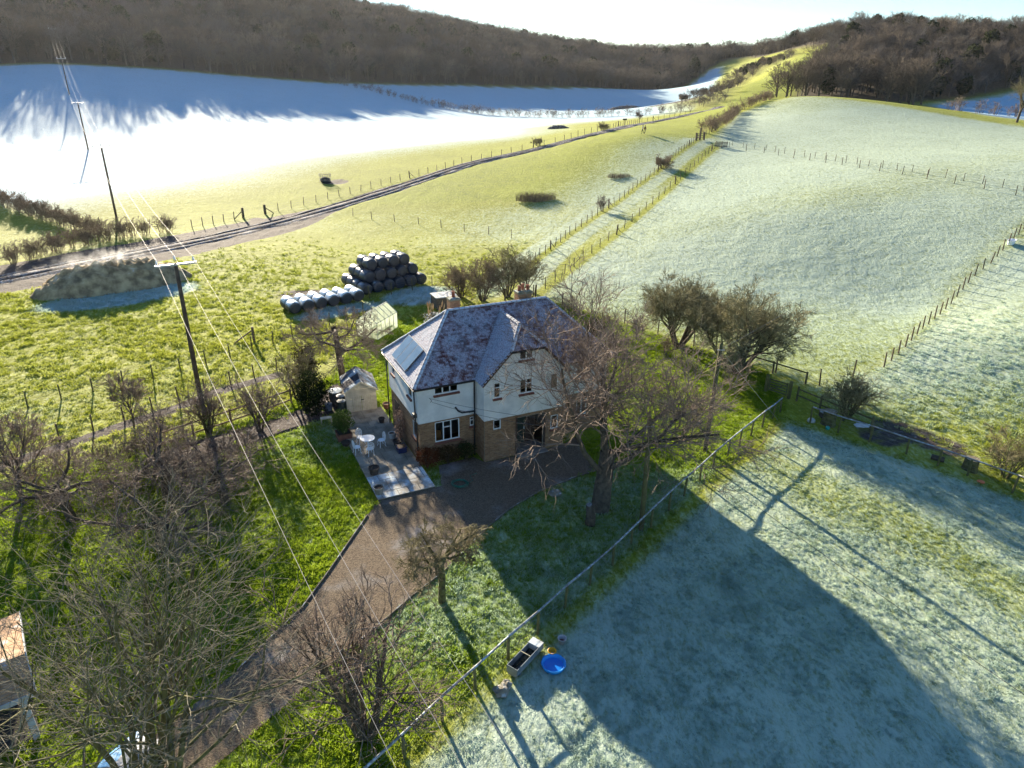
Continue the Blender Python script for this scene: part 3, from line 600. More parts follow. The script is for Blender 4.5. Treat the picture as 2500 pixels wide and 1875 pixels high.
tree("hawthorn_bush", "bare bush at the paddock's far rail beside a cut stump", 28.4, 34.9, BUSH(9, 2.1, .6, .045, 13), 84, 1.1, BARK_MOSS, TWIG_OLIVE, cat="bush")
for i, (x, y, h, tw, lab) in enumerate([(-0.6, 68.0, 2.6, TWIG_OLIVE, "tallest bare shrub of the thicket behind the farmhouse chimneys"), (-3.0, 66.6, 2.2, TWIG_TAN, "tan bare shrub in the middle of the thicket behind the farmhouse"), (-5.2, 67.6, 1.8, TWIG_TAN, "low tan shrub at the bale end of the thicket behind the house"), (1.2, 70.2, 2.2, TWIG_OLIVE, "leaning olive-twigged shrub of the thicket beside the lane fence")]):
    tree("shrub", lab, x, y, BUSH(10, h, .6, .05, 20 + i, (8, 7, 5)), 90 + i, 1.35, BARK, tw, cat="bush", group="thicket behind the farmhouse")
for i, (x, y, h, lab) in enumerate([(5.3, 61.5, 1.9, "thin bare sapling by the fence beyond the hip roof"), (8.2, 58.8, 1.5, "low bare shrub second along the fence beyond the roof"), (10.6, 56.4, 1.5, "low bare shrub third along the fence beyond the roof"), (12.3, 52.6, 1.4, "low bare shrub nearest the domed trees beyond the roof"), (-2.4, 55.0, 1.2, "twiggy shrub beside the greenhouse behind the roof ridge"), (-6.2, 49.0, 1.3, "small bare shrub on the lawn between shed and farmhouse")]):
    tree("shrub", lab, x, y, BUSH(6, h, .4, .03, 40 + i, (6, 5, 4)), 110 + i, 1.1, BARK, TWIG_TAN if i % 2 else TWIG, cat="bush")
# brambles and scrub under the old fruit trees and along the garden fence
for i, (x, y, h, lab) in enumerate([(-22.5, 34.6, .9, "tangled low bramble by the ditch, farthest from the power pole"), (-20.3, 36.2, .9, "tangled low bramble by the ditch, next to the power pole"), (-16.2, 36.4, .8, "tangled bramble below the timber garden fence"), (-24.8, 32.2, .9, "tangled bramble round the foot of the lone slender tree"), (-19.2, 33.4, .8, "tangled bramble behind the wide fruit trees")]):
    tree("bramble", lab, x, y, BUSH(12, h * 1.3, 1.3, .02, 60 + i, (6, 5, 4)), 130 + i, 1.2, TWIG, TWIG_TAN if i % 2 else TWIG_PURPLE, cat="bush", group="brambles by the garden fence")
# bushes along the track and lane
def bush_at(lab, x, y, s, seed, tw=TWIG_OLIVE, n=12, sp=.9, name="bush", group=None):
    tree(name, lab, x, y, BUSH(n, 1.0, sp, .02, seed, (7, 6, 5)), seed, s, BARK, tw, cat="bush", group=group)
bush_at("round dark bush on the track fence, nearer of the two", 4.9, 158.6, 1.35, 141)
bush_at("round dark bush on the track fence, farther of the two", 19.6, 168.0, 1.5, 142)
tree("ash_tree", "lone small bare tree on the track fence beyond the walkers", 33.0, 201, UPRIGHT(1.5, .07), 143, 1.0)
bush_at("rounded brown bush on the lane fence casting a long shadow", 25.4, 125.4, 1.75, 144, TWIG_TAN, 16)
tree("thorn_bush", "thin upright thorn bush on the lane fence beyond the house", 12.7, 104.3, BUSH(6, 1.6, .3, .03, 145), 145, 1.0, BARK, TWIG, cat="bush")
tree("ash_tree", "bare tree at the far right edge beyond the frosted meadow crest", 117, 176, UPRIGHT(4.2, .26), 146, 1.15, BARK, TWIG_OLIVE)
tree("ash_tree", "second bare tree at the far right edge, on the crest", 128, 170, UPRIGHT(4.2, .26), 147, 1.2, BARK, TWIG_OLIVE)
# reeds
def reeds(lab, x, y, n, rx, ry, h, seed, m, name="rushes"):
    r = random.Random(seed); L = []
    for i in range(n):
        a = r.uniform(0, 6.28); q = math.sqrt(r.random()); px, py = q * rx * math.cos(a), q * ry * math.sin(a); hh = h * r.uniform(.5, 1.1)
        dx, dy = r.gauss(0, .25) * hh, r.gauss(0, .25) * hh
        L.append(([Vector((px, py, -.05)), Vector((px + dx * .4, py + dy * .4, hh * .6)), Vector((px + dx, py + dy, hh))], [.02, .015, .006]))
    o = bpy.data.objects.new(name, lines_mesh(name, L, 3, m)); COL.objects.link(o); o.location = g3(x, y); return tag(o, lab, "rushes")
reeds("clump of tall dead rushes in the meadow between track and lane", 3.4, 113.6, 700, 3.2, 1.1, 1.35, 150, TWIG_TAN)
reeds("low patch of dead bracken near the lane fence", 17.5, 122.5, 260, 2.0, .9, .7, 151, TWIG_TAN, "bracken")

# ------------------------------------------------------------------ hedgerows: rows of bare shrubs joined into one hedge each
def hedge(name, lab, line, step, h, wid, tw, seed, kids=(5, 4, 3)):
    r = random.Random(seed); kinds = []
    for k in range(4):
        L = grow(seed + k, BUSH(6, 1.0, .45, .02, seed + k, kids)[0], BUSH(6, 1.0, .45, .02, seed + k, kids)[1])
        V, F, off = [], [], 0
        for i, ls in enumerate(L):
            v, f = skin(ls, 3); V.append(v); F.append(f + off); off += len(v)
        kinds.append((np.concatenate(V), np.concatenate(F)))
    VV, FF, off = [], [], 0; x0, y0 = line[0]; z0 = hz(x0, y0)
    for (ax, ay), (bx, by) in zip(line[:-1], line[1:]):
        L = math.hypot(bx - ax, by - ay); n = max(1, int(L / step))
        for i in range(n):
            t = (i + r.random()) / n; px = ax + (bx - ax) * t + r.gauss(0, wid); py = ay + (by - ay) * t + r.gauss(0, wid); s = h * r.uniform(.65, 1.25); a = r.uniform(0, 6.28)
            v, f = kinds[r.randrange(4)]; c, q = math.cos(a), math.sin(a); w = v * s
            w = np.stack([w[:, 0] * c - w[:, 1] * q + px - x0, w[:, 0] * q + w[:, 1] * c + py - y0, w[:, 2] + hz(px, py) - z0], -1)
            VV.append(w); FF.append(f + off); off += len(w)
    o = bpy.data.objects.new(name, npmesh(name, np.concatenate(VV), np.concatenate(FF), tw)); COL.objects.link(o); o.location = (x0, y0, z0)
    return tag(o, lab, "hedge")
hedge("hedge", "rough brown hedge running into the white frosted field from the pole", HEDGE_A, 0.55, 1.6, .5, TWIG_TAN, 200)
hedge("hedge", "scrubby brown hedge along the muddy track near the picture's left edge", HEDGE_B, 0.55, 1.55, .55, TWIG_TAN, 210)
hedge("hedge", "long thin dark hedge dividing the two far white fields", FAR_HEDGE, 1.6, 2.2, .6, TWIG, 220, (4, 3, 2))
hedge("hedge", "overgrown brown hedge on the lane fence climbing towards the hill", [(40, 157), (48, 174), (57.4, 196.9), (65.9, 207), (74, 221)], 1.0, 1.9, .5, TWIG_TAN, 230, (4, 4, 2))
hedge("hedge", "dark hedge at the foot of the shaded field beyond the crest", [(112, 200), (124, 196), (140, 190)], 1.5, 2.4, .8, TWIG, 240, (4, 3, 2))

# ------------------------------------------------------------------ woods on the hillsides (one mass each)
def wood_sources(nm, tws, seed, hgt=13.0):
    S = []
    for k in range(4):
        st = one_stem(5.0 + k * .4, .17, (0, 0)); lvls = [lv(4, 9, .03, 0, tap=.6, **{'from': .25}), lv(5, 8, .1, .03, (22, 62), .8, rr=.45), lv(4, 8, .16, .04, (22, 58), .52, rr=.55, rmin=.035), lv(2, 0, .2, .03, (20, 55), .62, rr=.6, rmin=.028)]
        L = grow(seed + k, st, lvls); V, F, off = [], [], 0
        for i, ls in enumerate(L):
            v, f = skin(ls, 4 if i == 0 else 3); V.append(v); F.append(f + off); off += len(v)
        S.append(source(nm, npmesh(nm, np.concatenate(V), np.concatenate(F), tws[k % len(tws)])))
    return S
WT = [mat("wood_twig_grey", (0.062, 0.054, 0.050), (0.125, 0.108, 0.098), .05, .95), mat("wood_twig_brown", (0.090, 0.070, 0.052), (0.175, 0.135, 0.10), .05, .95)]
for q in WT:                                             # every tree of the wood its own tone
    nt_ = q.node_tree; bs = [n for n in nt_.nodes if n.type == 'BSDF_PRINCIPLED'][0]; ln = bs.inputs["Base Color"].links[0]; src_ = ln.from_socket
    oi_ = nt_.nodes.new("ShaderNodeObjectInfo"); rp = nt_.nodes.new("ShaderNodeMapRange"); nt_.links.new(oi_.outputs["Random"], rp.inputs[0]); rp.inputs[3].default_value = .55; rp.inputs[4].default_value = 1.5
    mx_ = nt_.nodes.new("ShaderNodeVectorMath"); mx_.operation = 'SCALE'; nt_.links.new(src_, mx_.inputs[0]); nt_.links.new(rp.outputs[0], mx_.inputs["Scale"]); nt_.links.new(mx_.outputs[0], bs.inputs["Base Color"])
WSRC = wood_sources("wood_tree", WT, 300)
_r5 = np.random.default_rng(5); _d = _r5.normal(size=(420, 3)); _d /= np.linalg.norm(_d, axis=1, keepdims=True); _c = _d * (.45 + .55 * _r5.random((420, 1)) ** .5) * np.array([2.6, 2.6, 4.2]) + np.array([0, 0, 5.0]); _u = _r5.normal(size=(420, 3)) * .42; _v = np.cross(_u, _r5.normal(size=(420, 3))); _v = _v / np.linalg.norm(_v, axis=1, keepdims=True) * .4
WSRC.append(source("wood_evergreen", npmesh("wood_evergreen", np.stack([_c - _u, _c - _v, _c + _u, _c + _v], 1).reshape(-1, 3), np.arange(1680).reshape(-1, 4), leafy("wood_ivy", (.020, .026, .014), (.05, .058, .03)))))
def wood(name, lab, poly, step, smin, smax, seed, keep=None, jit=.45):
    P = np.array(poly); lo, hi = P.min(0), P.max(0); r = np.random.default_rng(seed)
    gx, gy = np.meshgrid(np.arange(lo[0], hi[0], step), np.arange(lo[1], hi[1], step)); x = gx.ravel() + r.normal(0, step * jit, gx.size); y = gy.ravel() + r.normal(0, step * jit, gx.size)
    ok = inside(x, y, poly)
    if keep is not None: ok &= keep(x, y)
    x, y = x[ok], y[ok]; n = len(x); z = H(x, y) - .2
    rot = np.stack([np.zeros(n), np.zeros(n), r.uniform(0, 6.28, n)], -1); s = r.uniform(smin, smax, n); scl = np.stack([s * 1.1, s * 1.1, s], -1)
    return tag(scatter(name, np.stack([x, y, z], -1), rot, scl, np.where(r.random(n) < .035, 4, r.integers(0, 4, n)), WSRC), lab, "woodland", kind="stuff")
wood("woodland", "dense bare wood covering the long hillside above the white fields", LWOOD, 5.0, .75, 1.55, 1, lambda x, y: (np.abs(x) < .8 * y + 40) & (y < 900) & (pdist(x, y, LWOOD[:7]) < 330))
wood("woodland", "dense bare wood covering the rounded hill at the right", RWOOD, 5.5, .72, 1.25, 2, lambda x, y: (x < .8 * y + 30) & (y < 760))
wood("scrub", "dark scrub and thorn covering the slope left of the green spur", SCRUB, 4.2, .22, .5, 3)
# copse trees along the crest, each one standing apart
r_ = random.Random(17); COPSE = []
for i in range(34):
    t = r_.random(); x = 86 + 38 * t + r_.uniform(-3, 3); y = 246 - 16 * t + r_.uniform(-4, 12) + 10 * (i % 3); COPSE.append((x, y))
proto = []
for k in range(4):
    proto.append((lambda L: (lines_mesh("trunk", L[0] + L[1], 5, BARK), (lambda q: npmesh("crown", q[0], q[1], WT[1]))((lambda a, b: (np.concatenate([a[0], b[0]]), np.concatenate([a[1], b[1] + len(a[0])])))(skin(L[2], 3), skin(L[3], 3)))))(
        grow(500 + k, one_stem(6.0, .2), [lv(5, 13, .03, 0, tap=.4, **{'from': .14}), lv(5, 9, .09, .03, (25, 62), .62, rr=.45), lv(4, 8, .15, .04, (22, 55), .5, rr=.5, rmin=.03), lv(3, 0, .2, .03, (20, 50), .62, rr=.6, rmin=.024)])))
for i, (x, y) in enumerate(COPSE):
    s = r_.uniform(1.05, 1.6)
    o = thing("copse_tree", "bare brown tree of the copse along the crest behind the frosted meadow", "tree", (x, y, hz(x, y) - .2), r_.uniform(0, 6.28), "copse trees on the meadow crest"); o.scale = (s * 1.05, s * 1.05, s)
    tk, cr = proto[i % 4]; put("trunk", tk, o); put("crown", cr, o)

# ------------------------------------------------------------------ the farmhouse (own axes: x along the front, y into depth, z up)
W_, D_, HE, HR = 12.8, 6.22, 5.0, 8.13
RX0, RX1 = 3.2, 9.6                                  # ridge ends
BX0, BX1, BY = 3.75, 9.03, -0.915                    # projecting bay
GX0, GX1, GXM, GZ = 3.584, 9.194, 6.39, 7.81         # its roof: eaves left/right, ridge
YH, ZH, YE = 0.12, 6.78, -1.08                      # half-hip: apex y, eave height, eave y
house = thing("farmhouse", "white-rendered brick farmhouse with frosted hipped tile roof and projecting gabled bay", "house", HO, HYAW)
M_REND = mat("white_render", (0.62, 0.63, 0.62), (0.80, 0.80, 0.78), 1.2, .9, bump=.012, bscale=40)
M_MORT = mat("mortar", (0.22, 0.19, 0.15), (0.28, 0.25, 0.20), 8, .95)
M_BRICK = mat("brick", (0.20, 0.105, 0.055), (0.36, 0.22, 0.12), 9, .9, rnd="rnd", bump=.004, bscale=60)
M_BLACK = mat("black_plastic", (0.018, 0.018, 0.02), (0.03, 0.03, 0.033), 5, .45, spec=.5)
M_TIMBER = mat("dark_timber", (0.06, 0.035, 0.025), (0.10, 0.06, 0.045), 6, .7)
M_UPVC = mat("white_frame", (0.74, 0.76, 0.78), (0.80, 0.82, 0.83), 5, .4, spec=.5)
M_SILL = mat("sill_tile", (0.15, 0.055, 0.04), (0.21, 0.08, 0.055), 6, .7)
M_GLASS = glass("window_glass", (0.62, 0.66, 0.66))
M_IN = mat("inner_wall", (0.20, 0.18, 0.15), (0.26, 0.23, 0.2), 2, .95)
M_FLOOR = mat("inner_floor", (0.09, 0.06, 0.04), (0.12, 0.08, 0.05), 2, .8)

def tile_material():
    t = NT("roof_tile"); co = t.coord(); rn = t.attr("rnd")
    red = t.mix(rn, (0.095, 0.032, 0.028), (0.20, 0.075, 0.058)); red = t.mix(t.ramp(t.noise(co, 1.1, 3), .5, .7), red, (0.075, 0.045, 0.045))
    n = t.math('ADD', t.noise(co, 1.5, 5, .66), t.math('MULTIPLY', t.math('SUBTRACT', rn, .5), .22))
    f = t.ramp(t.math('ADD', n, t.attr('cover')), .24, .66); fine = t.ramp(t.noise(co, 14, 3, .7), .25, .65, .2, 1.0)
    col = t.mix(t.math('MULTIPLY', t.math('MULTIPLY', f, fine), .76), red, (0.56, 0.63, 0.74))
    return t.end(t.pbr(col, .85, 0, .2, t.bump(t.noise(co, 30, 3), .004)))
M_TILE = tile_material()
M_RIDGE = mat("ridge_tile", (0.17, 0.085, 0.075), (0.27, 0.17, 0.16), 4, .85, frost=.72, up=(0.0, 0.6), fscale=2.2)
M_LEADGREY = mat("lead", (0.16, 0.17, 0.19), (0.24, 0.25, 0.27), 4, .6)

def rnd_faces(o, per, seed):
    me = o.data; n = len(me.polygons); r = np.random.default_rng(seed).random(n // per + 1)
    a = me.attributes.new("rnd", 'FLOAT', 'FACE'); a.data.foreach_set("value", np.repeat(r, per)[:n].astype(np.float32))
def wall_panel(mb, axis_, c, t, a0, a1, z0, z1, holes):
    """flat wall in the plane axis_=c (thickness t inwards), with rectangular holes (a0,a1,z0,z1)"""
    xs = sorted({a0, a1, *[h[0] for h in holes], *[h[1] for h in holes]}); zs = sorted({z0, z1, *[h[2] for h in holes], *[h[3] for h in holes]})
    xs = [q for q in xs if a0 <= q <= a1]; zs = [q for q in zs if z0 <= q <= z1]
    for i in range(len(xs) - 1):
        k = 0
        while k < len(zs) - 1:
            def solid(j): xm, zm = (xs[i] + xs[i + 1]) / 2, (zs[j] + zs[j + 1]) / 2; return not any(h[0] < xm < h[1] and h[2] < zm < h[3] for h in holes)
            if not solid(k): k += 1; continue
            e = k
            while e + 1 < len(zs) - 1 and solid(e + 1): e += 1
            lo, hi = sorted((c, c + t))
            if axis_ == 'y': mb.box(xs[i], xs[i + 1], lo, hi, zs[k], zs[e + 1])
            else: mb.box(lo, hi, xs[i], xs[i + 1], zs[k], zs[e + 1])
            k = e + 1
WF = 0.25; ZB = 2.69                                  # wall face, top of the brickwork
up_front = [(1.24, 2.67, 4.33, 4.86)]; lo_front = [(1.23, 2.73, 1.28, 2.56), (3.38, 3.66, 1.9, 2.48)]
up_bay = [(4.34, 4.77, 4.03, 4.97), (5.97, 6.8, 4.0, 4.9)]; lo_bay = [(4.35, 4.83, 2.0, 2.62), (5.85, 7.65, 0.0, 2.45), (8.1, 8.6, 1.25, 2.15)]
up_right = [(10.4, 11.3, 3.75, 4.75)]; lo_right = [(10.55, 11.3, 1.1, 2.2)]
up_left = [(1.3, 2.0, 3.8, 4.75), (4.6, 5.2, 3.9, 4.75)]; lo_left = [(1.0, 1.65, 1.35, 2.4), (4.2, 5.1, 0.05, 2.2)]
m = MB()
wall_panel(m, 'y', WF, .15, WF, BX0 + .15, ZB, 5.05, up_front); wall_panel(m, 'y', WF, .15, BX1 - .15, W_ - WF, ZB, 5.05, up_right)
wall_panel(m, 'x', WF, .15, WF + .15, D_ - WF - .15, ZB, 5.05, up_left); wall_panel(m, 'x', W_ - WF, -.15, WF + .15, D_ - WF - .15, ZB, 5.05, [])
wall_panel(m, 'y', D_ - WF, -.15, WF, W_ - WF, ZB, 5.05, [])
wall_panel(m, 'y', BY, .15, BX0, BX1, ZB, 5.0, up_bay); m.box(BX0, BX0 + .15, BY + .15, WF, ZB, 5.0); m.box(BX1 - .15, BX1, BY + .15, WF, ZB, 5.0)
def tri_wall(pts):
    a = [(x, BY, z) for x, z in pts]; b = [(x, BY + .15, z) for x, z in pts]; m.face(a[::-1][::-1]); m.face(b[::-1])
    for i in range(len(a)): j = (i + 1) % len(a); m.face([a[i], b[i], b[j], a[j]])
AW = (5.92, 6.79, 6.10, 6.66)
tri_wall([(BX0, 5.0), (AW[0], 5.0), (AW[0], 6.68), (5.36, 6.68)]); tri_wall([(AW[1], 5.0), (BX1, 5.0), (7.42, 6.68), (AW[1], 6.68)]); tri_wall([(AW[0], 5.0), (AW[1], 5.0), (AW[1], AW[2]), (AW[0], AW[2])])
m.build("upper_wall", M_REND, house)
# brick storey: mortar core with courses of bricks standing proud
IN = .33
m = MB()
wall_panel(m, 'y', IN, .2, IN, BX0 + .1, 0, ZB, lo_front); wall_panel(m, 'y', IN, .2, BX1 - .1, W_ - IN, 0, ZB, lo_right)
wall_panel(m, 'x', IN, .2, IN + .2, D_ - IN - .2, 0, ZB, lo_left); wall_panel(m, 'x', W_ - IN, -.2, IN + .2, D_ - IN - .2, 0, ZB, [])
wall_panel(m, 'y', D_ - IN, -.2, IN, W_ - IN, 0, ZB, []); wall_panel(m, 'y', BY + .06, .2, BX0 + .05, BX1 - .05, 0, ZB, lo_bay)
m.box(BX0 + .05, BX0 + .25, BY + .26, IN, 0, ZB); m.box(BX1 - .25, BX1 - .05, BY + .26, IN, 0, ZB)
m.build("brick_wall", M_MORT, house)
m = MB()
def bricks(axis_, c, out, a0, a1, z0, z1, holes):
    h, l = .075, .225; r = random.Random(int(c * 100)); k = 0; z = z0
    while z + .05 < z1:
        a = a0 - (l / 2 if k % 2 else 0)
        while a < a1:
            p, q = max(a + .005, a0), min(a + l - .005, a1); zz = z + .0325
            if q - p > .05:
                segs = [(p, q)]
                for hh in holes:
                    if hh[2] - .02 < zz < hh[3] + .02:
                        nn = []
                        for s, e in segs:
                            if e <= hh[0] or s >= hh[1]: nn.append((s, e)); continue
                            if hh[0] - s > .04: nn.append((s, hh[0]))
                            if e - hh[1] > .04: nn.append((hh[1], e))
                        segs = nn
                for s, e in segs:
                    d = .012 + r.uniform(-.003, .003); lo, hi = sorted((c + out * .002, c + out * d * -1 if 0 else c + out * d))
                    if axis_ == 'y': m.box(s, e, lo, hi, z, z + .065)
                    else: m.box(lo, hi, s, e, z, z + .065)
            a += l
        z += h; k += 1
bricks('y', IN, -1, IN, BX0 + .04, 0.02, ZB, lo_front); bricks('y', BY + .06, -1, BX0 + .06, BX1 - .06, .02, ZB, lo_bay); bricks('y', IN, -1, BX1 - .04, W_ - IN, .02, ZB, lo_right)
bricks('x', IN, -1, IN, D_ - IN, .02, ZB, lo_left); bricks('x', BX0 + .05, -1, BY + .08, IN - .02, .02, ZB, []); bricks('x', W_ - IN, 1, IN, D_ - IN, .02, ZB, [])
bo = m.build("bricks", M_BRICK, house); bo["kind"] = "stuff"; rnd_faces(bo, 6, 5)
# interior: upper floor and partition are put in to darken the rooms
m = MB(); m.box(IN + .2, W_ - IN - .2, IN + .2, D_ - IN - .2, .0, .05); m.box(IN + .2, W_ - IN - .2, IN + .2, D_ - IN - .2, ZB - .05, ZB + .05); m.box(BX0 + .26, BX1 - .26, BY + .27, IN + .1, .0, .05); m.box(BX0 + .16, BX1 - .16, BY + .16, IN, ZB - .05, ZB + .05)
m.build("inner_floor", M_FLOOR, house)
m = MB(); m.box(IN + .2, W_ - IN - .2, 3.1, 3.2, .05, 5.0); m.box(3.9, 4.0, IN + .2, 3.1, .05, 5.0); m.box(9.0, 9.1, IN + .2, 3.1, .05, 5.0); m.box(IN + .2, W_ - IN - .2, IN + .2, D_ - IN - .2, 4.98, 5.02)
m.build("inner_wall", M_IN, house)

# windows: frame, panes, sill
def window(hole, plane, axis_='y', lights=(1,), out=-1, sill=True, toplight=(), glazing=True, label=None):
    a0, a1, z0, z1 = hole; fr = .055; dep = .07
    f = MB()
    def bar(p, q, u, v):
        lo, hi = sorted((plane + .02 * -out, plane + (.02 + dep) * -out))
        if axis_ == 'y': f.box(p, q, lo, hi, u, v)
        else: f.box(lo, hi, p, q, u, v)
    bar(a0, a1, z0, z0 + fr); bar(a0, a1, z1 - fr, z1); bar(a0, a0 + fr, z0 + fr, z1 - fr); bar(a1 - fr, a1, z0 + fr, z1 - fr)
    tot = sum(lights); x = a0 + fr; wdt = a1 - a0 - 2 * fr; cells = []
    for i, l in enumerate(lights):
        e = x + wdt * l / tot
        if i < len(lights) - 1: bar(e - .03, e + .03, z0 + fr, z1 - fr)
        s_, e_ = x + (.03 if i else 0), e - (.03 if i < len(lights) - 1 else 0)
        if i in toplight:
            zt = z1 - fr - (z1 - z0) * .28; bar(s_, e_, zt - .025, zt + .025); cells += [(s_, e_, z0 + fr, zt - .025), (s_, e_, zt + .025, z1 - fr)]
        else: cells.append((s_, e_, z0 + fr, z1 - fr))
        x = e
    w = f.build("window", M_UPVC, house)
    for c in cells:
        g = MB(); p = plane + .055 * -out
        if axis_ == 'y': g.face([(c[0], p, c[2]), (c[1], p, c[2]), (c[1], p, c[3]), (c[0], p, c[3])])
        else: g.face([(p, c[1], c[2]), (p, c[0], c[2]), (p, c[0], c[3]), (p, c[1], c[3])])
        g.build("pane", M_GLASS, w)
    if sill:
        s = MB(); lo, hi = sorted((plane + .01 * -out, plane + .11 * out))
        if axis_ == 'y': s.hexa([(a0 - .07, lo, z0 - .12), (a1 + .07, lo, z0 - .12), (a1 + .07, hi, z0 - .07), (a0 - .07, hi, z0 - .07), (a0 - .07, lo, z0 - .07), (a1 + .07, lo, z0 - .07), (a1 + .07, hi, z0 - .005), (a0 - .07, hi, z0 - .005)])
        else: s.box(lo, hi, a0 - .07, a1 + .07, z0 - .1, z0 - .005)
        s.build("sill", M_SILL, w)
    return w
window(up_front[0], WF, lights=(1, 1, 1)); window(lo_front[0], IN, lights=(1, 1, 1), toplight=(1,), sill=True); window(lo_front[1], IN, sill=True, toplight=(0,))
window(up_bay[0], BY, toplight=(0,)); window(up_bay[1], BY, lights=(1, 1), toplight=(1,)); window(AW, BY, lights=(1, 1)); window(lo_bay[0], BY + .06, sill=False); window(lo_bay[2], BY + .06)
window(up_right[0], WF, lights=(1, 1)); window(lo_right[0], IN, lights=(1, 1))
for h in up_left: window(h, WF, 'x')
window(lo_left[0], IN, 'x')
# blind brown panel on the bay, porch recess with door, back door on the side
m = MB(); m.box(8.0, 8.36, BY - .03, BY + .01, 4.02, 4.87); m.build("blind_panel", mat("brown_panel", (0.13, .10, .065), (.17, .13, .085), 6, .8), house)
m = MB(); m.box(5.85, 7.65, .30, .34, 0, 2.45); m.build("porch_back_wall", M_TIMBER, house)
m = MB(); m.box(6.05, 6.95, .24, .295, .12, 2.15); dr = m.build("door", mat("green_door", (.02, .035, .03), (.03, .05, .04), 4, .5), house)
m = MB(); m.box(6.84, 6.88, .19, .24, 1.05, 1.2); m.build("handle", M_UPVC, dr)
m = MB(); m.box(5.75, 7.75, -1.35, .24, 0, .11); m.build("doorstep", mat("step_stone", (.16, .15, .14), (.24, .23, .21), 4, .9, frost=.2), house, bevel=.01)
for q in (5.77, 7.65): m = MB(); m.box(q, q + .08, -.93, -.84, 0.11, 2.5); m.build("porch_post", M_TIMBER, house)
m = MB(); m.box(.28, .31, 4.22, 5.08, .06, 2.18); dr = m.build("door", mat("brown_door", (.07, .04, .025), (.1, .06, .04), 4, .6), house)
m = MB(); m.box(.24, .28, 4.32, 4.36, 1.0, 1.15); m.build("handle", M_UPVC, dr)
# wooden dining chair glimpsed in the ground-floor window stays its own thing
# roof: boards underneath, then courses of plain tiles
def P3(p): return Vector(p)
planes = []
zb = lambda x, y, z: (x, y, z)
front = [(0, 0, HE), (GX0, 0, HE), (GXM, 2.81, GZ), (GX1, 0, HE), (W_, 0, HE), (RX1, D_ / 2, HR), (RX0, D_ / 2, HR)]
left = [(0, D_, HE), (0, 0, HE), (RX0, D_ / 2, HR)]; right = [(W_, 0, HE), (W_, D_, HE), (RX1, D_ / 2, HR)]; back = [(W_, D_, HE), (0, D_, HE), (RX0, D_ / 2, HR), (RX1, D_ / 2, HR)]
HX0, HX1 = 5.36, 7.42
bayl = [(GX0, 0, HE), (GX0, YE, HE), (HX0, YE, ZH), (GXM, YH, GZ), (GXM, 2.81, GZ)]; bayr = [(GX1, YE, HE), (GX1, 0, HE), (GXM, 2.81, GZ), (GXM, YH, GZ), (HX1, YE, ZH)]
hip = [(HX0, YE, ZH), (HX1, YE, ZH), (GXM, YH, GZ)]
tb = MB(); ub = MB(); rr_ = random.Random(3)
def roof_plane(poly, edge, gauge=.125, tw=.18):
    """edge: indices of the two eave corners, left to right seen from outside"""
    a, b = P3(poly[edge[0]]), P3(poly[edge[1]]); u = (b - a).normalized(); nrm = None
    for q in poly:
        c = (P3(q) - a); k = u.cross(c)
        if k.length > .5: nrm = k.normalized(); break
    if nrm.z < 0: nrm = -nrm
    v = nrm.cross(u)
    if v.z < 0: v = -v
    ub.face([tuple(P3(q) - nrm * .02) for q in poly])
    uv = [((P3(q) - a).dot(u), (P3(q) - a).dot(v)) for q in poly]
    um, uM = min(q[0] for q in uv), max(q[0] for q in uv); vM = max(q[1] for q in uv)
    xs, ys = [], []; k = 0; vv = -.04
    pts = []
    while vv < vM:
        uu = um - (tw / 2 if k % 2 else 0)
        while uu < uM: pts.append((uu, vv)); uu += tw
        vv += gauge; k += 1
    A = np.array(pts); ok = inside(A[:, 0] + tw / 2, np.maximum(A[:, 1] + gauge * .6, .02), uv)
    for (uu, vv) in A[ok]:
        w = tw - .006; t0 = .040 + rr_.uniform(-.004, .004); dz = rr_.uniform(-.005, .005); L = gauge * 1.25
        o = a + u * (uu + .003) + v * vv + nrm * dz; e = o + v * L
        p = [o, o + u * w, e + u * w, e]
        lo = [q + nrm * (t0 - .022) for q in p[:2]] + [q - nrm * .002 for q in p[2:]]; hi = [q + nrm * t0 for q in p[:2]] + [q + nrm * .010 for q in p[2:]]
        i = len(tb.v); tb.v.extend([tuple(q) for q in lo + hi])
        for q in ((4, 5, 6, 7), (0, 1, 5, 4), (1, 2, 6, 5), (3, 0, 4, 7)): tb.f.append(tuple(i + z for z in q)); tb.m.append(0)
roof_plane(front, (0, 4)); n_front = len(tb.f); roof_plane(left, (0, 1)); n_left = len(tb.f); roof_plane(right, (0, 1)); roof_plane(back, (0, 1)); n_bay0 = len(tb.f); roof_plane(bayl, (0, 1)); n_bay1 = len(tb.f); roof_plane(bayr, (0, 1)); roof_plane(hip, (0, 1))
roof = ub.build("roof", M_TIMBER, house)
to = tb.build("roof_tiles", M_TILE, roof); to["kind"] = "stuff"; rnd_faces(to, 4, 9)
fa = to.data.attributes.new("cover", 'FLOAT', 'FACE'); cv = np.zeros(len(to.data.polygons), np.float32); cv[n_front:n_left] = 0.30; cv[n_bay0:n_bay1] = 0.22; fa.data.foreach_set("value", cv)  # left hip: extra rime paints in the whiteness of its sunlit side
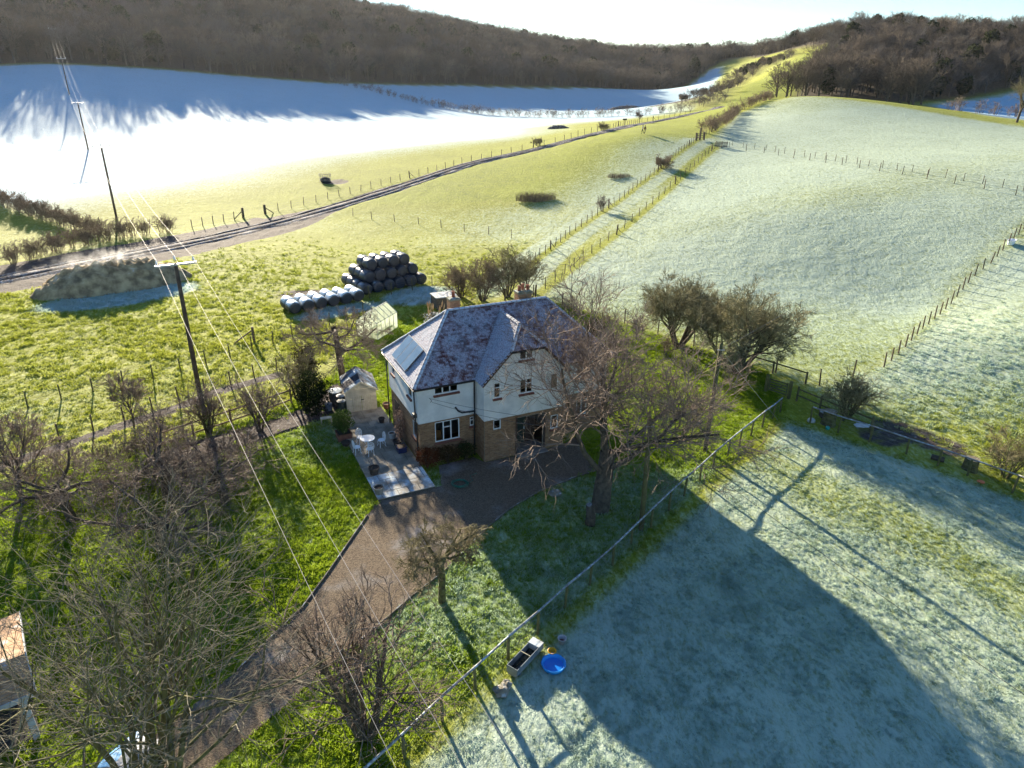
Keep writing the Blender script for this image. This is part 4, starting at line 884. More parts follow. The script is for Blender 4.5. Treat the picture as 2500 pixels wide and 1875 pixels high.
# hip and ridge tiles, one by one
rm = MB(); n = 6
for e, (xx, sc) in enumerate(((-.17, 1.0), (.17, .92))):
    for j in range(n + 1):
        a = math.pi * j / n; rm.v.append((xx, .12 * sc * math.cos(a), .10 * sc * math.sin(a)))
for j in range(n): rm.f.append((j, j + 1, j + n + 2, j + n + 1)); rm.m.append(0)
for e, (xx, sc) in enumerate(((-.17, .88), (.17, .80))):
    for j in range(n + 1):
        a = math.pi * j / n; rm.v.append((xx, .12 * sc * math.cos(a), .10 * sc * math.sin(a)))
b0 = 2 * (n + 1)
for j in range(n): rm.f.append((b0 + j + 1, b0 + j, b0 + j + n + 1, b0 + j + n + 2)); rm.m.append(0)
for j in range(n): rm.f.append((j + 1, j, b0 + j, b0 + j + 1)); rm.m.append(0)
rm.f.append((0, n + 1, b0 + n + 1, b0)); rm.m.append(0); rm.f.append((n, b0 + n, b0 + 2 * n + 1, 2 * n + 1)); rm.m.append(0)
RME = rm.data("ridge_tile", M_RIDGE)
def ridge(a, b, lift=.02):
    a, b = Vector(a), Vector(b); d = b - a; n = max(1, round(d.length / .33)); x = d.normalized(); y = Vector((0, 0, 1)).cross(x).normalized(); z = x.cross(y)
    rot = Matrix((x, y, z)).transposed().to_euler()
    for i in range(n):
        p = a + d * ((i + .5) / n) + z * (lift + rr_.uniform(-.006, .006)); put("ridge_tile", RME, roof, p, rot)
ridge((0, 0, HE), (RX0, D_ / 2, HR)); ridge((0, D_, HE), (RX0, D_ / 2, HR)); ridge((W_, 0, HE), (RX1, D_ / 2, HR)); ridge((W_, D_, HE), (RX1, D_ / 2, HR)); ridge((RX0, D_ / 2, HR), (RX1, D_ / 2, HR))
ridge((GXM, YH, GZ), (GXM, 2.75, GZ)); ridge((HX0, YE, ZH), (GXM, YH, GZ)); ridge((HX1, YE, ZH), (GXM, YH, GZ))
m = MB(); m.beam((GX0, 0, HE + .015), (GXM, 2.81, GZ + .015), .22, .02, (0, -.7, .7)); m.beam((GX1, 0, HE + .015), (GXM, 2.81, GZ + .015), .22, .02, (0, -.7, .7)); m.build("valley_lead", M_LEADGREY, roof)
# fascias, gutters and downpipes
m = MB()
for a, b in (((0.04, 0.05, 4.9), (GX0, .05, 4.9)), ((GX1, .05, 4.9), (W_ - .04, .05, 4.9)), ((.05, .05, 4.9), (.05, D_ - .05, 4.9)), ((W_ - .05, .05, 4.9), (W_ - .05, D_ - .05, 4.9)), ((.05, D_ - .05, 4.9), (W_ - .05, D_ - .05, 4.9))): m.beam(a, b, .03, .16)
for a, b in (((GX0, YE + .03, 4.93), (HX0, YE + .03, ZH - .07)), ((HX1, YE + .03, ZH - .07), (GX1, YE + .03, 4.93)), ((HX0, YE + .03, ZH - .08), (HX1, YE + .03, ZH - .08))): m.beam(a, b, .04, .17, (0, -1, 0)) if 0 else m.beam(a, b, .04, .17)
m.build("bargeboard", M_TIMBER, roof)
m = MB(); m.box(.05, W_ - .05, .04, WF, 4.86, 4.89); m.box(.05, WF, WF, D_ - .05, 4.86, 4.89); m.box(W_ - WF, W_ - .05, WF, D_ - .05, 4.86, 4.89); m.build("soffit", M_TIMBER, roof)
def gutter(a, b):
    m = MB(); a, b = Vector(a), Vector(b); x = (b - a).normalized(); y = Vector((0, 0, 1)).cross(x); n = 6; r = .06
    for p in (a, b):
        for j in range(n + 1): t = math.pi + math.pi * j / n; m.v.append(tuple(p + y * r * math.cos(t) + Vector((0, 0, r * math.sin(t)))))
    for j in range(n): m.f.append((j, j + 1, j + n + 2, j + n + 1)); m.m.append(0)
    m.build("gutter", M_BLACK, roof)
gutter((0, -.06, 4.97), (GX0 - .02, -.06, 4.97)); gutter((GX1 + .02, -.06, 4.97), (W_, -.06, 4.97)); gutter((-.06, 0, 4.97), (-.06, D_, 4.97)); gutter((HX0, YE - .06, ZH - .05), (HX1, YE - .06, ZH - .05))
def pipe(name, pts, r=.04): m = MB(); m.tube(pts, r, 8); return m.build(name, M_BLACK, house, smooth=True)
pipe("downpipe", [(3.55, -.05, 4.93), (3.58, .05, 4.75), (3.62, .16, 4.55), (3.62, .16, ZB), (3.62, .2, ZB - .15), (3.62, .2, 0)], .05)
pipe("waste_pipe", [(2.45, .2, 3.36), (2.62, .17, 3.1), (2.84, .17, 2.95), (3.58, .17, 2.9)], .05)
pipe("downpipe", [(.12, 5.9, 4.93), (.12, 5.9, .0)]); pipe("downpipe", [(-.03, .5, 4.93), (.16, .62, 4.6), (.2, .62, ZB), (.25, .62, 2.5), (.25, .62, 0)])
m = MB(); m.box(.06, .32, .48, .76, 3.0, 3.25); m.build("hopper", M_BLACK, house, bevel=.02)
# chimneys
def chimney(x0, x1, y0, y1, zt, pots, zb=6.0):
    c = MB(); c.box(x0, x1, y0, y1, zb, zt - .16); ch = c.build("chimney", M_MORT, roof)
    global m
    keep = m; m = MB(); bricks('y', y0, -1, x0, x1, zb, zt - .16, []); bricks('x', x0, -1, y0, y1, zb, zt - .16, []); bricks('x', x1, 1, y0, y1, zb, zt - .16, []); bricks('y', y1, 1, x0, x1, zb, zt - .16, [])
    b = m.build("chimney_bricks", M_BRICK, ch); b["kind"] = "stuff"; rnd_faces(b, 6, 8); m = keep
    c = MB(); c.box(x0 - .05, x1 + .05, y0 - .05, y1 + .05, zt - .16, zt - .06); c.hexa([(x0 - .05, y0 - .05, zt - .06), (x1 + .05, y0 - .05, zt - .06), (x1 + .05, y1 + .05, zt - .06), (x0 - .05, y1 + .05, zt - .06), (x0 + .08, y0 + .08, zt), (x1 - .08, y0 + .08, zt), (x1 - .08, y1 - .08, zt), (x0 + .08, y1 - .08, zt)])
    c.build("chimney_cap", mat("mossy_mortar", (.16, .15, .09), (.27, .26, .18), 5, .95, frost=.3), ch)
    for (px, py, h) in pots:
        q = MB(); q.lathe([(.115, 0), (.10, .05), (.085, h - .06), (.11, h - .05), (.11, h), (.075, h), (.075, h - .2)], (px, py, zt - .01), 12); q.build("chimney_pot", mat("terracotta_pot", (.24, .075, .045), (.34, .12, .075), 5, .8), ch, smooth=True)
chimney(7.85, 8.75, 3.3, 3.85, 8.68, [(8.0, 3.5, .30), (8.3, 3.6, .36), (8.58, 3.5, .30)])
chimney(3.62, 4.22, 3.75, 4.3, 8.62, [(3.92, 4.02, .36)])
# solar panels on the sunny hip
k = (HR - HE) / RX0; sn = Vector((-k, 0, 1)).normalized(); su = Vector((1, 0, k)).normalized()
M_PV = mat("solar_glass", (.10, .15, .20), (.13, .19, .25), 1.5, .12, spec=.9); M_ALU = mat("alu_frame", (.12, .12, .13), (.2, .2, .22), 3, .4, metal=.6)
arr = bpy.data.objects.new("solar_array", None); COL.objects.link(arr); arr.parent = house
for i in range(3):
    y0 = 1.92 + i * .9; p = MB(); b = Vector((.22, y0, HE + .22 * k)) + sn * .11; a1 = su * 1.62; a2 = Vector((0, .88, 0)); t = sn * .04
    p.hexa([b, b + a1, b + a1 + a2, b + a2, b + t, b + a1 + t, b + a1 + a2 + t, b + a2 + t]); sp = p.build("solar_panel", M_ALU, arr)
    g = MB(); t = sn * .044; e = .025; g.face([b + t + su * e + Vector((0, e, 0)), b + t + a1 - su * e + Vector((0, e, 0)), b + t + a1 - su * e + a2 - Vector((0, e, 0)), b + t + su * e + a2 - Vector((0, e, 0))][::1]); g.build("panel_glass", M_PV, sp)
# wall bracket of the telephone wires
m = MB(); m.tube([(.95, .25, 4.2), (.95, .05, 4.22), (1.0, .02, 4.1), (.95, .12, 4.0)], .015, 5); m.build("wire_bracket", M_BLACK, house)

# dining chair behind the big window
dc = thing("dining_chair", "orange-brown wooden chair seen through the large ground-floor window", "chair", hw(1.65, 1.0, .05), HYAW + 2.6)
M_WOODO = mat("orange_wood", (.42, .17, .05), (.52, .23, .08), 5, .5)
for nm, bx in (("seat", (-.22, .22, -.22, .22, .9, .95)), ("backrest", (-.22, .22, .2, .24, 1.15, 1.75))): m = MB(); m.box(*bx); m.build(nm, M_WOODO, dc, bevel=.01)
for sx in (-1, 1):
    for sy in (-1, 1): m = MB(); m.box(sx * .2 - .025, sx * .2 + .025, sy * .2 - .025, sy * .2 + .025, 0, .9 if sy < 0 else 1.8); m.build("leg", M_WOODO, dc)

# ------------------------------------------------------------------ gravel drive with timber edging
def sheet(name, poly, dz, m, step=.5):
    bm = bmesh.new(); vs = [bm.verts.new((x, y, 0)) for x, y in poly]; f = bm.faces.new(vs)
    bmesh.ops.triangulate(bm, faces=[f])
    for ax in (0, 1):
        lo = min(p[ax] for p in poly); hi = max(p[ax] for p in poly); q = lo + step
        while q < hi:
            co = [0, 0, 0]; co[ax] = q; no = [0, 0, 0]; no[ax] = 1
            bmesh.ops.bisect_plane(bm, geom=bm.verts[:] + bm.edges[:] + bm.faces[:], plane_co=co, plane_no=no); q += step
    c = np.array([v.co[:] for v in bm.verts]); z = H(c[:, 0], c[:, 1])
    for v, zz in zip(bm.verts, z): v.co.z = zz + dz
    bm.normal_update()
    me = bpy.data.meshes.new(name); bm.to_mesh(me); bm.free(); me.materials.append(m)
    if sum(p.normal.z for p in me.polygons) < 0: me.flip_normals()
    o = bpy.data.objects.new(name, me); COL.objects.link(o); return o
def gravel_material():
    t = NT("gravel"); co = t.coord(); v = t.n("ShaderNodeTexVoronoi"); t.l(co, v.inputs["Vector"]); v.inputs["Scale"].default_value = 26
    x = t.n("ShaderNodeSeparateColor"); t.l(v.outputs["Color"], x.inputs[0])
    a = t.mix(x.outputs[0], (.080, .060, .042), (.215, .165, .115)); leaf = t.ramp(t.noise(co, 3.2, 5, .8), .60, .72)
    a = t.mix(t.math('MULTIPLY', leaf, .4), a, (.15, .075, .035)); a = t.mix(t.ramp(t.noise(co, .35, 4, .6), .5, .8, 0, .4), a, (.5, .54, .6))
    h = t.math('SUBTRACT', 1.0, v.outputs["Distance"])
    return t.end(t.pbr(a, .95, 0, .15, t.bump(t.math('ADD', h, t.noise(co, 2, 4)), .025, .9)))
drv = sheet("gravel_drive", DRIVE, .045, gravel_material(), .6); drv["kind"] = "structure"
M_EDGE = mat("edging_board", (.14, .11, .08), (.22, .19, .15), 4, .9, frost=.35)
def edging(line):
    for a, b in zip(line[:-1], line[1:]):
        n = max(1, int(math.hypot(b[0] - a[0], b[1] - a[1]) / 2.4))
        for i in range(n):
            p = [a[k] + (b[k] - a[k]) * i / n for k in (0, 1)]; q = [a[k] + (b[k] - a[k]) * (i + .985) / n for k in (0, 1)]
            m = MB(); m.beam((p[0], p[1], hz(*p) + .03), (q[0], q[1], hz(*q) + .03), .04, .16); m.build("edging_board", M_EDGE, drv)
edging([(4.9, 34.8), (3.8, 34.2), (1.6, 32.6), (-0.1, 30.8), (-1.2, 29.1), (-3.0, 25.8), (-4.2, 24.2), (-5.3, 22.5), (-6.6, 20.6)])
edging([(-10.3, 19.9), (-9.4, 22.0), (-8.8, 23.3), (-8.3, 25.4), (-7.8, 27.8), (-7.3, 30.2)])
edging([hw(10.2, -.4)[:2], (4.9, 34.8)])

# ------------------------------------------------------------------ the farm track: two churned wheel ruts with a frosted crown between
def track_material():
    t = NT("track_mud"); co = t.coord(); r = t.attr("rut"); n = t.noise(co, 5, 5, .7); b = t.noise(co, .9, 4, .6)
    dry = t.mix(t.ramp(n, .3, .7), (.060, .046, .042), (.15, .12, .11)); dry = t.mix(t.ramp(t.math('ADD', n, t.math('MULTIPLY', b, .5)), .68, .9, 0, .6), dry, (.46, .50, .54))
    wet = t.mix(n, (.020, .014, .012), (.055, .042, .038)); col = t.mix(t.ramp(t.math('ADD', r, t.math('MULTIPLY', t.math('SUBTRACT', b, .5), .8)), .25, .75), dry, wet)
    return t.end(t.pbr(col, .95, 0, .08, t.bump(t.math('ADD', n, b), .06, .9)))
tp = []; Vt = []; At = []; OFF = [(-2.1, -.16, 0), (-1.5, .0, 0), (-1.2, .05, 0), (-1.0, -.07, 1), (-.72, -.08, 1), (-.5, .05, 0), (0, .07, 0), (.5, .05, 0), (.72, -.08, 1), (1.0, -.07, 1), (1.2, .05, 0), (1.5, .0, 0), (2.1, -.16, 0)]
for (ax0, ay0), (bx0, by0) in zip(TRACK[:-1], TRACK[1:]):
    n = max(2, int(math.hypot(bx0 - ax0, by0 - ay0) / .8)); tp += [(ax0 + (bx0 - ax0) * i / n, ay0 + (by0 - ay0) * i / n) for i in range(n)]
tp = np.array(tp); k_ = np.ones(9) / 9
for _ in range(3): tp[4:-4] = np.stack([np.convolve(tp[:, q], k_, 'valid') for q in (0, 1)], -1)
tg = np.gradient(tp, axis=0); tg /= np.linalg.norm(tg, axis=1, keepdims=True); nrm_ = np.stack([tg[:, 1], -tg[:, 0]], -1)
for o_, dz_, a_ in OFF:
    wv = o_ + .12 * vnoise(tp[:, 0], tp[:, 1], 3.1, int(o_ * 10) + 50) * (1 + 2.5 * (abs(o_) > 1.3)); q = tp + nrm_ * wv[:, None]; z_ = H(q[:, 0], q[:, 1]) + .10 + dz_ + .03 * vnoise(q[:, 0], q[:, 1], .9, 61) + 0.15 * vnoise(q[:, 0], q[:, 1], 22, 16) * sstep(90, 160, np.hypot(q[:, 0], q[:, 1])) * 0
    Vt.append(np.stack([q[:, 0], q[:, 1], z_], -1)); At.append(np.full(len(q), float(a_)))
Vt = np.stack(Vt, 1); nt_, no_ = Vt.shape[:2]; ix = np.arange(nt_ * no_).reshape(nt_, no_)
tme = npmesh("farm_track", Vt.reshape(-1, 3), np.stack([ix[:-1, :-1], ix[:-1, 1:], ix[1:, 1:], ix[1:, :-1]], -1).reshape(-1, 4), track_material()); ta = tme.attributes.new("rut", 'FLOAT', 'POINT'); ta.data.foreach_set("value", np.stack(At, 1).ravel().astype(np.float32))
if sum(p.normal.z for p in tme.polygons) < 0: tme.flip_normals()
tro = bpy.data.objects.new("farm_track", tme); COL.objects.link(tro); tro["kind"] = "structure"

# ------------------------------------------------------------------ patio of stone slabs
M_SLAB = mat("patio_slab", (.20, .165, .12), (.36, .31, .24), 1.6, .9, bump=.006, bscale=20)
M_SLABF = mat("patio_slab_frosted", (.24, .205, .16), (.40, .36, .30), 1.6, .9, frost=.55, fscale=1.2, bump=.006, bscale=20)
pat = bpy.data.objects.new("patio", None); COL.objects.link(pat); pat.location = HO; pat.rotation_euler = (0, 0, HYAW); pat["kind"] = "structure"
m = MB(); m.box(-2.95, .22, -2.3, 8.4, .0, .10); m.build("patio_base", mat("patio_mortar", (.10, .085, .065), (.15, .13, .1), 4, .95), pat)
sl_r = random.Random(12); y = -2.32; k = 0
while y < 8.3:
    d = sl_r.choice((.58, .6, .62)); x = -2.97 - (.0 if k % 2 else .3)
    while x < .2:
        w = sl_r.choice((.6, .6, .9)); x0, x1 = max(x, -2.97) + .01, min(x + w, .24) - .01
        if x1 - x0 > .12: mm = MB(); t = sl_r.uniform(-.006, .006); mm.box(x0, x1, y + .01, min(y + d, 8.42) - .01, .09, .14 + t); mm.build("slab", M_SLABF if y < 0 else M_SLAB, pat, bevel=.008)
        x += w
    y += d; k += 1

# ------------------------------------------------------------------ white garden table and chairs
M_WHITE = mat("white_cast_metal", (.70, .74, .78), (.80, .82, .84), 6, .45, spec=.5)
gt = thing("garden_table", "round white cast-metal garden table on the patio", "table", hw(-2.0, 3.25, .14), HYAW)
m = MB(); m.lathe([(.02, .66), (.40, .66), (.43, .67), (.43, .70), (.40, .705), (.02, .705)], n=28, closed=True); m.build("table_top", M_WHITE, gt, smooth=False)
m = MB(); m.lathe([(.05, .1), (.035, .3), (.05, .5), (.09, .66)], n=12, closed=True); m.build("pedestal", M_WHITE, gt, smooth=True)
for i in range(3): a = 2.09 * i; m = MB(); m.tube([(0, 0, .18), (.15 * math.cos(a), .15 * math.sin(a), .16), (.3 * math.cos(a), .3 * math.sin(a), .02)], [.025, .022, .02], 6); m.build("foot", M_WHITE, gt)
def garden_chair(lab, x, y, rz):
    c = thing("garden_chair", lab, "chair", hw(x, y, .14), HYAW + rz, "white garden chairs")
    m = MB(); m.lathe([(.02, .40), (.19, .40), (.215, .415), (.20, .435), (.02, .44)], n=20, closed=True); m.build("seat", M_WHITE, c)
    m = MB(); pts = [(.20 * math.cos(t), .19 + .03 * math.sin(t), .62 + .30 * math.sin(t)) for t in [math.pi * q / 12 for q in range(-3, 16)]]; m.tube(pts, .016, 6)
    for q in range(-2, 3): m.tube([(q * .035, .2, .42), (q * .07, .21, .66), (q * .05, .22, .88 - abs(q) * .03)], .011, 5)
    m.tube([(-.17, .2, .6), (0, .21, .68), (.17, .2, .6)], .011, 5); m.tube([(-.1, .21, .8), (0, .21, .74), (.1, .21, .8)], .011, 5)
    m.build("backrest", M_WHITE, c)
    for sx in (-1, 1):
        for sy in (-1, 1): m = MB(); m.tube([(sx * .13, sy * .13, .41), (sx * .17, sy * .17, .25), (sx * .15, sy * .15, .12), (sx * .2, sy * .2, 0)], [.02, .018, .015, .018], 6); m.build("leg", M_WHITE, c)
    return c
garden_chair("white cast garden chair behind the round table, farthest along the patio", -2.25, 4.05, .25)
garden_chair("white cast garden chair on the lawn side of the round table", -2.75, 2.95, 1.75)
garden_chair("white cast garden chair on the drive side of the round table", -2.1, 2.45, 3.3)
garden_chair("white cast garden chair on the house side of the round table", -1.2, 3.2, -1.4)

# ------------------------------------------------------------------ pots and planters
M_TERRA = mat("terracotta", (.17, .07, .045), (.25, .11, .07), 5, .85); M_POTDARK = mat("dark_pot", (.05, .035, .03), (.08, .06, .05), 5, .8); M_STONEPOT = mat("stone_pot", (.20, .18, .15), (.30, .28, .24), 5, .9, frost=.4); M_SOIL = mat("soil", (.03, .022, .016), (.06, .045, .035), 8, .95); M_BLUEPOT = mat("blue_glazed", (.02, .025, .08), (.03, .04, .12), 4, .3, spec=.6); M_PALEPOT = mat("pale_pot", (.45, .45, .44), (.56, .56, .55), 4, .7)
def pot(name, lab, p, r, h, m_, square=False, group=None):
    o = thing(name, lab, "plant pot", p, HYAW, group); m = MB()
    if square: m.box(-r, r, -r, r, 0, h); m.box(-r - .03, r + .03, -r - .03, r + .03, h - .05, h)
    else: m.lathe([(r * .72, 0), (r * .95, h * .85), (r * 1.06, h * .86), (r * 1.06, h), (r * .92, h), (r * .88, h * .86), (.01, h * .85)], n=18)
    m.build("pot", m_, o, smooth=False); m = MB(); m.lathe([(.01, h * .86), (r * .87, h * .88)], n=18) if not square else m.box(-r * .85, r * .85, -r * .85, r * .85, h - .02, h + .005); m.build("soil", M_SOIL, o); return o
pot("plant_pot", "dark brown empty pot at the lawn edge of the patio", hw(-2.45, .3, .14), .3, .42, M_POTDARK)
pot("stone_planter", "frosted stone planter at the patio's front corner", hw(-2.75, -1.75, .14), .27, .42, M_STONEPOT)
pot("plant_pot", "wide shallow dark pot beside the white table", hw(-3.1, 4.3, .05), .27, .25, M_POTDARK)
pot("plant_pot", "pale pot standing on the patio against the house side wall", hw(-.35, 3.9, .14), .2, .38, M_PALEPOT)
pot("plant_pot", "round dark pot third along the house side wall", hw(-.3, 2.9, .14), .27, .34, M_POTDARK)
pot("square_planter", "square dark blue planter nearest the house's front corner", hw(-.3, 2.1, .14), .25, .36, M_BLUEPOT, True)
pot("plant_pot", "small dark pot at the back corner of the house", hw(-.35, 6.2, .14), .2, .32, M_POTDARK)
pot("plant_pot", "terracotta pot on the paving beside the shed", hw(.55, 8.2, .05), .24, .4, M_TERRA)
pot("planter_box", "brick-red planter box holding the green conifer by the lawn", hw(-3.0, 5.3, .03), .42, .45, M_TERRA, True)

# leafy shrubs: little leaf faces through the crown
def leaf_cloud(n, rad, seed, size, flat=1.0, base=0.0, shell=.35):
    r = np.random.default_rng(seed); d = r.normal(size=(n, 3)); d /= np.linalg.norm(d, axis=1, keepdims=True); k = (shell + (1 - shell) * r.random(n) ** .5)[:, None]
    lump = 1 + .22 * np.sin(d[:, :1] * 5 + seed) * np.cos(d[:, 1:2] * 4 + 2 * seed) + .15 * np.sin(d[:, 2:3] * 7 + seed)
    c = d * k * np.array(rad) * lump; c[:, 2] = c[:, 2] + rad[2] + base
    u = r.normal(size=(n, 3)); u /= np.linalg.norm(u, axis=1, keepdims=True); v = np.cross(u, r.normal(size=(n, 3))); v /= np.linalg.norm(v, axis=1, keepdims=True); s = size * r.uniform(.6, 1.4, (n, 1))
    V = np.stack([c - u * s, c - v * s * .5, c + u * s, c + v * s * .5], 1).reshape(-1, 3); F = np.arange(4 * n).reshape(-1, 4); return V, F
def shrub(name, lab, p, rad, n, size, m_, seed, stem=True, cat="shrub", base=.15):
    o = thing(name, lab, cat, p); V, F = leaf_cloud(n, rad, seed, size, base=base); put("foliage", npmesh("foliage", V, F, m_), o)
    r = random.Random(seed); L = []
    for i in range(9):
        a = r.uniform(0, 6.28); q = r.uniform(.2, .8); L.append(([Vector((0, 0, -.05)), Vector((rad[0] * q * .4 * math.cos(a), rad[1] * q * .4 * math.sin(a), base + rad[2] * .7)), Vector((rad[0] * q * math.cos(a), rad[1] * q * math.sin(a), base + rad[2] * r.uniform(1.0, 1.6)))], [.03, .02, .008]))
    put("stem", lines_mesh("stem", L, 4, BARK), o); return o
LF_DARK = leafy("dark_evergreen", (.010, .018, .008), (.028, .040, .014)); LF_GREEN = leafy("green_conifer", (.05, .085, .02), (.11, .16, .04)); LF_RED = leafy("red_shrub", (.10, .028, .014), (.20, .07, .03)); LF_BROWN = leafy("brown_shrub", (.055, .035, .016), (.11, .075, .035)); LF_GRN2 = leafy("dull_green", (.03, .042, .014), (.07, .085, .03)); LF_ROSE = leafy("pale_rose", (.16, .11, .085), (.30, .22, .19)); LF_GOLD = leafy("golden_shrub", (.35, .25, .02), (.55, .42, .05)); LF_GREYF = leafy("frosted_shrub", (.10, .09, .07), (.2, .18, .15), frost=.6)
shrub("holly_bush", "very dark round evergreen bush between shed and timber fence", g3(-13.1, 41.9), (1.15, 1.1, 1.35), 4200, .07, LF_DARK, 1, base=.1)
shrub("yew_bush", "dark evergreen bush taller behind the round one by the fence", g3(-14.6, 45.8), (.9, .9, 1.5), 2400, .08, leafy("olive_evergreen", (.03, .028, .012), (.08, .07, .035)), 2)
shrub("conifer", "bright green feathery conifer in planter at the lawn edge of patio", hw(-3.0, 5.3, .45), (.6, .6, .75), 2600, .05, LF_GREEN, 3, base=0)
shrub("conifer", "small green conifer behind the planter beside the shed path", hw(-2.9, 6.5, .05), (.45, .45, .6), 1400, .05, LF_GREEN, 4, base=0)
shrub("red_shrub", "reddish-brown shrub at the front corner of the farmhouse", hw(.55, -.15, 0), (.7, .5, .62), 1500, .05, LF_RED, 5)
shrub("brown_shrub", "brown winter shrub under the large ground-floor window", hw(1.8, -.2, 0), (.75, .42, .55), 1500, .05, LF_BROWN, 6)
shrub("green_shrub", "dull green shrub against the bricks beside the downpipe", hw(2.9, -.2, 0), (.6, .4, .52), 1300, .05, LF_GRN2, 7)
shrub("climbing_rose", "pale dry climbing rose against the house side wall", hw(-.05, 3.1, .14), (.3, .7, 1.0), 900, .05, LF_ROSE, 8)
shrub("golden_shrub", "small golden-yellow shrub beside the greenhouse", g3(-7.6, 55.4), (.5, .5, .5), 700, .06, LF_GOLD, 9)
shrub("evergreen_bush", "dark evergreen bush beyond the hip roof by the fence", g3(6.9, 56.4), (.95, .9, .85), 1600, .07, leafy("brown_evergreen", (.03, .028, .016), (.07, .06, .035)), 10)
shrub("evergreen_bush", "dull green bush at the far corner of the farmhouse", hw(13.6, 1.0, 0), (1.0, .8, .9), 1500, .06, LF_GRN2, 11)
pg = shrub("pampas_grass", "pampas grass with upright cream plumes behind the greenhouse", g3(-6.9, 58.9), (.95, .9, .6), 1500, .07, LF_GREYF, 12, cat="pampas grass")
M_PLUME = leafy("pampas_plume", (.42, .30, .17), (.62, .48, .30)); r2_ = random.Random(2)
for i in range(11):
    a = r2_.uniform(0, 6.28); q = r2_.uniform(.1, .8); x, y = q * math.cos(a), q * .8 * math.sin(a); h = r2_.uniform(1.7, 2.6); m = MB(); dx, dy = x * .25, y * .25
    m.tube([(x * .4, y * .4, 0), (x, y, h - .65), (x + dx * .3, y + dy * .3, h - .6), (x + dx * .7, y + dy * .7, h - .3), (x + dx, y + dy, h)], [.012, .012, .05, .085, .01], 7); m.build("plume", M_PLUME, pg)

# coil of green garden hose
hs = thing("garden_hose", "coil of green garden hose lying on the gravel before the house", "hose", g3(*hw(1.55, -2.6)[:2], .06)); m = MB(); pts = []
for i in range(150):
    a = i * .25; q = .42 + .05 * math.sin(a * .37) + .03 * math.sin(a * 1.3); pts.append((q * math.cos(a) + .03 * math.sin(a * .1), q * .85 * math.sin(a), .02 + .0009 * i))
m.tube(pts, .013, 5); m.build("coil", mat("green_hose", (.02, .13, .09), (.03, .19, .13), 4, .5), hs, smooth=True)
m = MB(); m.tube([(.4, .1, .03), (.7, .4, .02), (.5, .9, .02), (.9, 1.2, .02)], .013, 5); m.build("loose_end", _MC["green_hose"], hs)

# ------------------------------------------------------------------ garden shed
SW, SD, SE_, SR = 1.95, 2.5, 1.65, 2.25
sp = g3(*hw(-2.0, 8.55)[:2]); sr = HYAW - .12
shed = thing("garden_shed", "weathered pale timber garden shed with double doors and felt roof", "shed", sp, sr)
M_SHED = mat("shed_boards", (.50, .43, .31), (.64, .57, .43), 3, .85, bump=.004, bscale=30); M_FELT = mat("roof_felt", (.10, .095, .10), (.17, .16, .165), 3, .95, frost=.5, fscale=1.4); M_FELTD = mat("roof_felt_dark", (.035, .032, .04), (.06, .055, .065), 3, .95)
def shiplap(name, fn, z0, z1, parent):
    m = MB(); z = z0
    while z < z1 - .01: e = min(z + .115, z1); fn(m, z, e); z = e
    return m.build(name, M_SHED, parent)
def roof_z(x): return SE_ + (SR - SE_) * (1 - abs(x - SW / 2) / (SW / 2))
def side(xp, o):
    def f(m, z, e): m.hexa([(xp, 0, z), (xp + o * .035, 0, z), (xp + o * .035, SD, z), (xp, SD, z), (xp, 0, e), (xp + o * .018, 0, e), (xp + o * .018, SD, e), (xp, SD, e)][::1])
    return f
shiplap("side_wall", side(.02, -1), 0, SE_, shed); shiplap("side_wall", side(SW - .02, 1), 0, SE_, shed)
def gable(yp, o, holes=None):
    def f(m, z, e):
        zm = min(z, SR - .05); hwd = SW / 2 if e <= SE_ else max(.05, (SW / 2) * (1 - (e - SE_) / (SR - SE_)))
        spans = [(SW / 2 - hwd, SW / 2 + hwd)] if (holes is None or z > 1.72) else [(0, .38), (SW - .38, SW)]
        for a, b in spans: m.box(a, b, min(yp, yp + o * .03), max(yp, yp + o * .03), z, e - .008)
    return f
shiplap("front_wall", gable(0, -1, True), 0, SR - .1, shed); shiplap("back_wall", gable(SD, 1), 0, SR - .1, shed)
for i, (a, b) in enumerate(((.39, .965), (.985, 1.56))):
    d_ = bpy.data.objects.new("door", None); COL.objects.link(d_); d_.parent = shed
    n = 5; w = (b - a) / n
    for k in range(n): m = MB(); m.box(a + k * w + .004, a + (k + 1) * w - .004, -.045, -.015, .03, 1.70); m.build("board", M_SHED, d_)
    if i: m = MB(); m.box(a - .05, a + .14, -.065, -.046, .92, .97); m.build("bolt", M_BLACK, d_)
for s_ in (0, 1):
    a = [(SW / 2, SR + .03), (-.13 if s_ == 0 else SW + .13, SE_ - .06)]
    for k, (y0, y1, mm_) in enumerate(((-.15, .35, M_FELT), (.35, 1.3, M_FELTD if s_ == 0 else M_FELT), (1.3, SD + .12, M_FELT))):
        m = MB(); lo = .012 * (k == 1); q = [(a[0][0], y0, a[0][1] + lo), (a[1][0], y0, a[1][1] + lo), (a[1][0], y1, a[1][1] + lo), (a[0][0], y1, a[0][1] + lo)]
        m.hexa([(x, y, z - .03) for x, y, z in q] + q); m.build("roof_felt", mm_, shed)
for s_ in (0, 1): m = MB(); m.beam((SW / 2, -.16, SR - .02), (-.12 if s_ == 0 else SW + .12, -.16, SE_ - .1), .02, .11); m.build("bargeboard", M_SHED, shed)
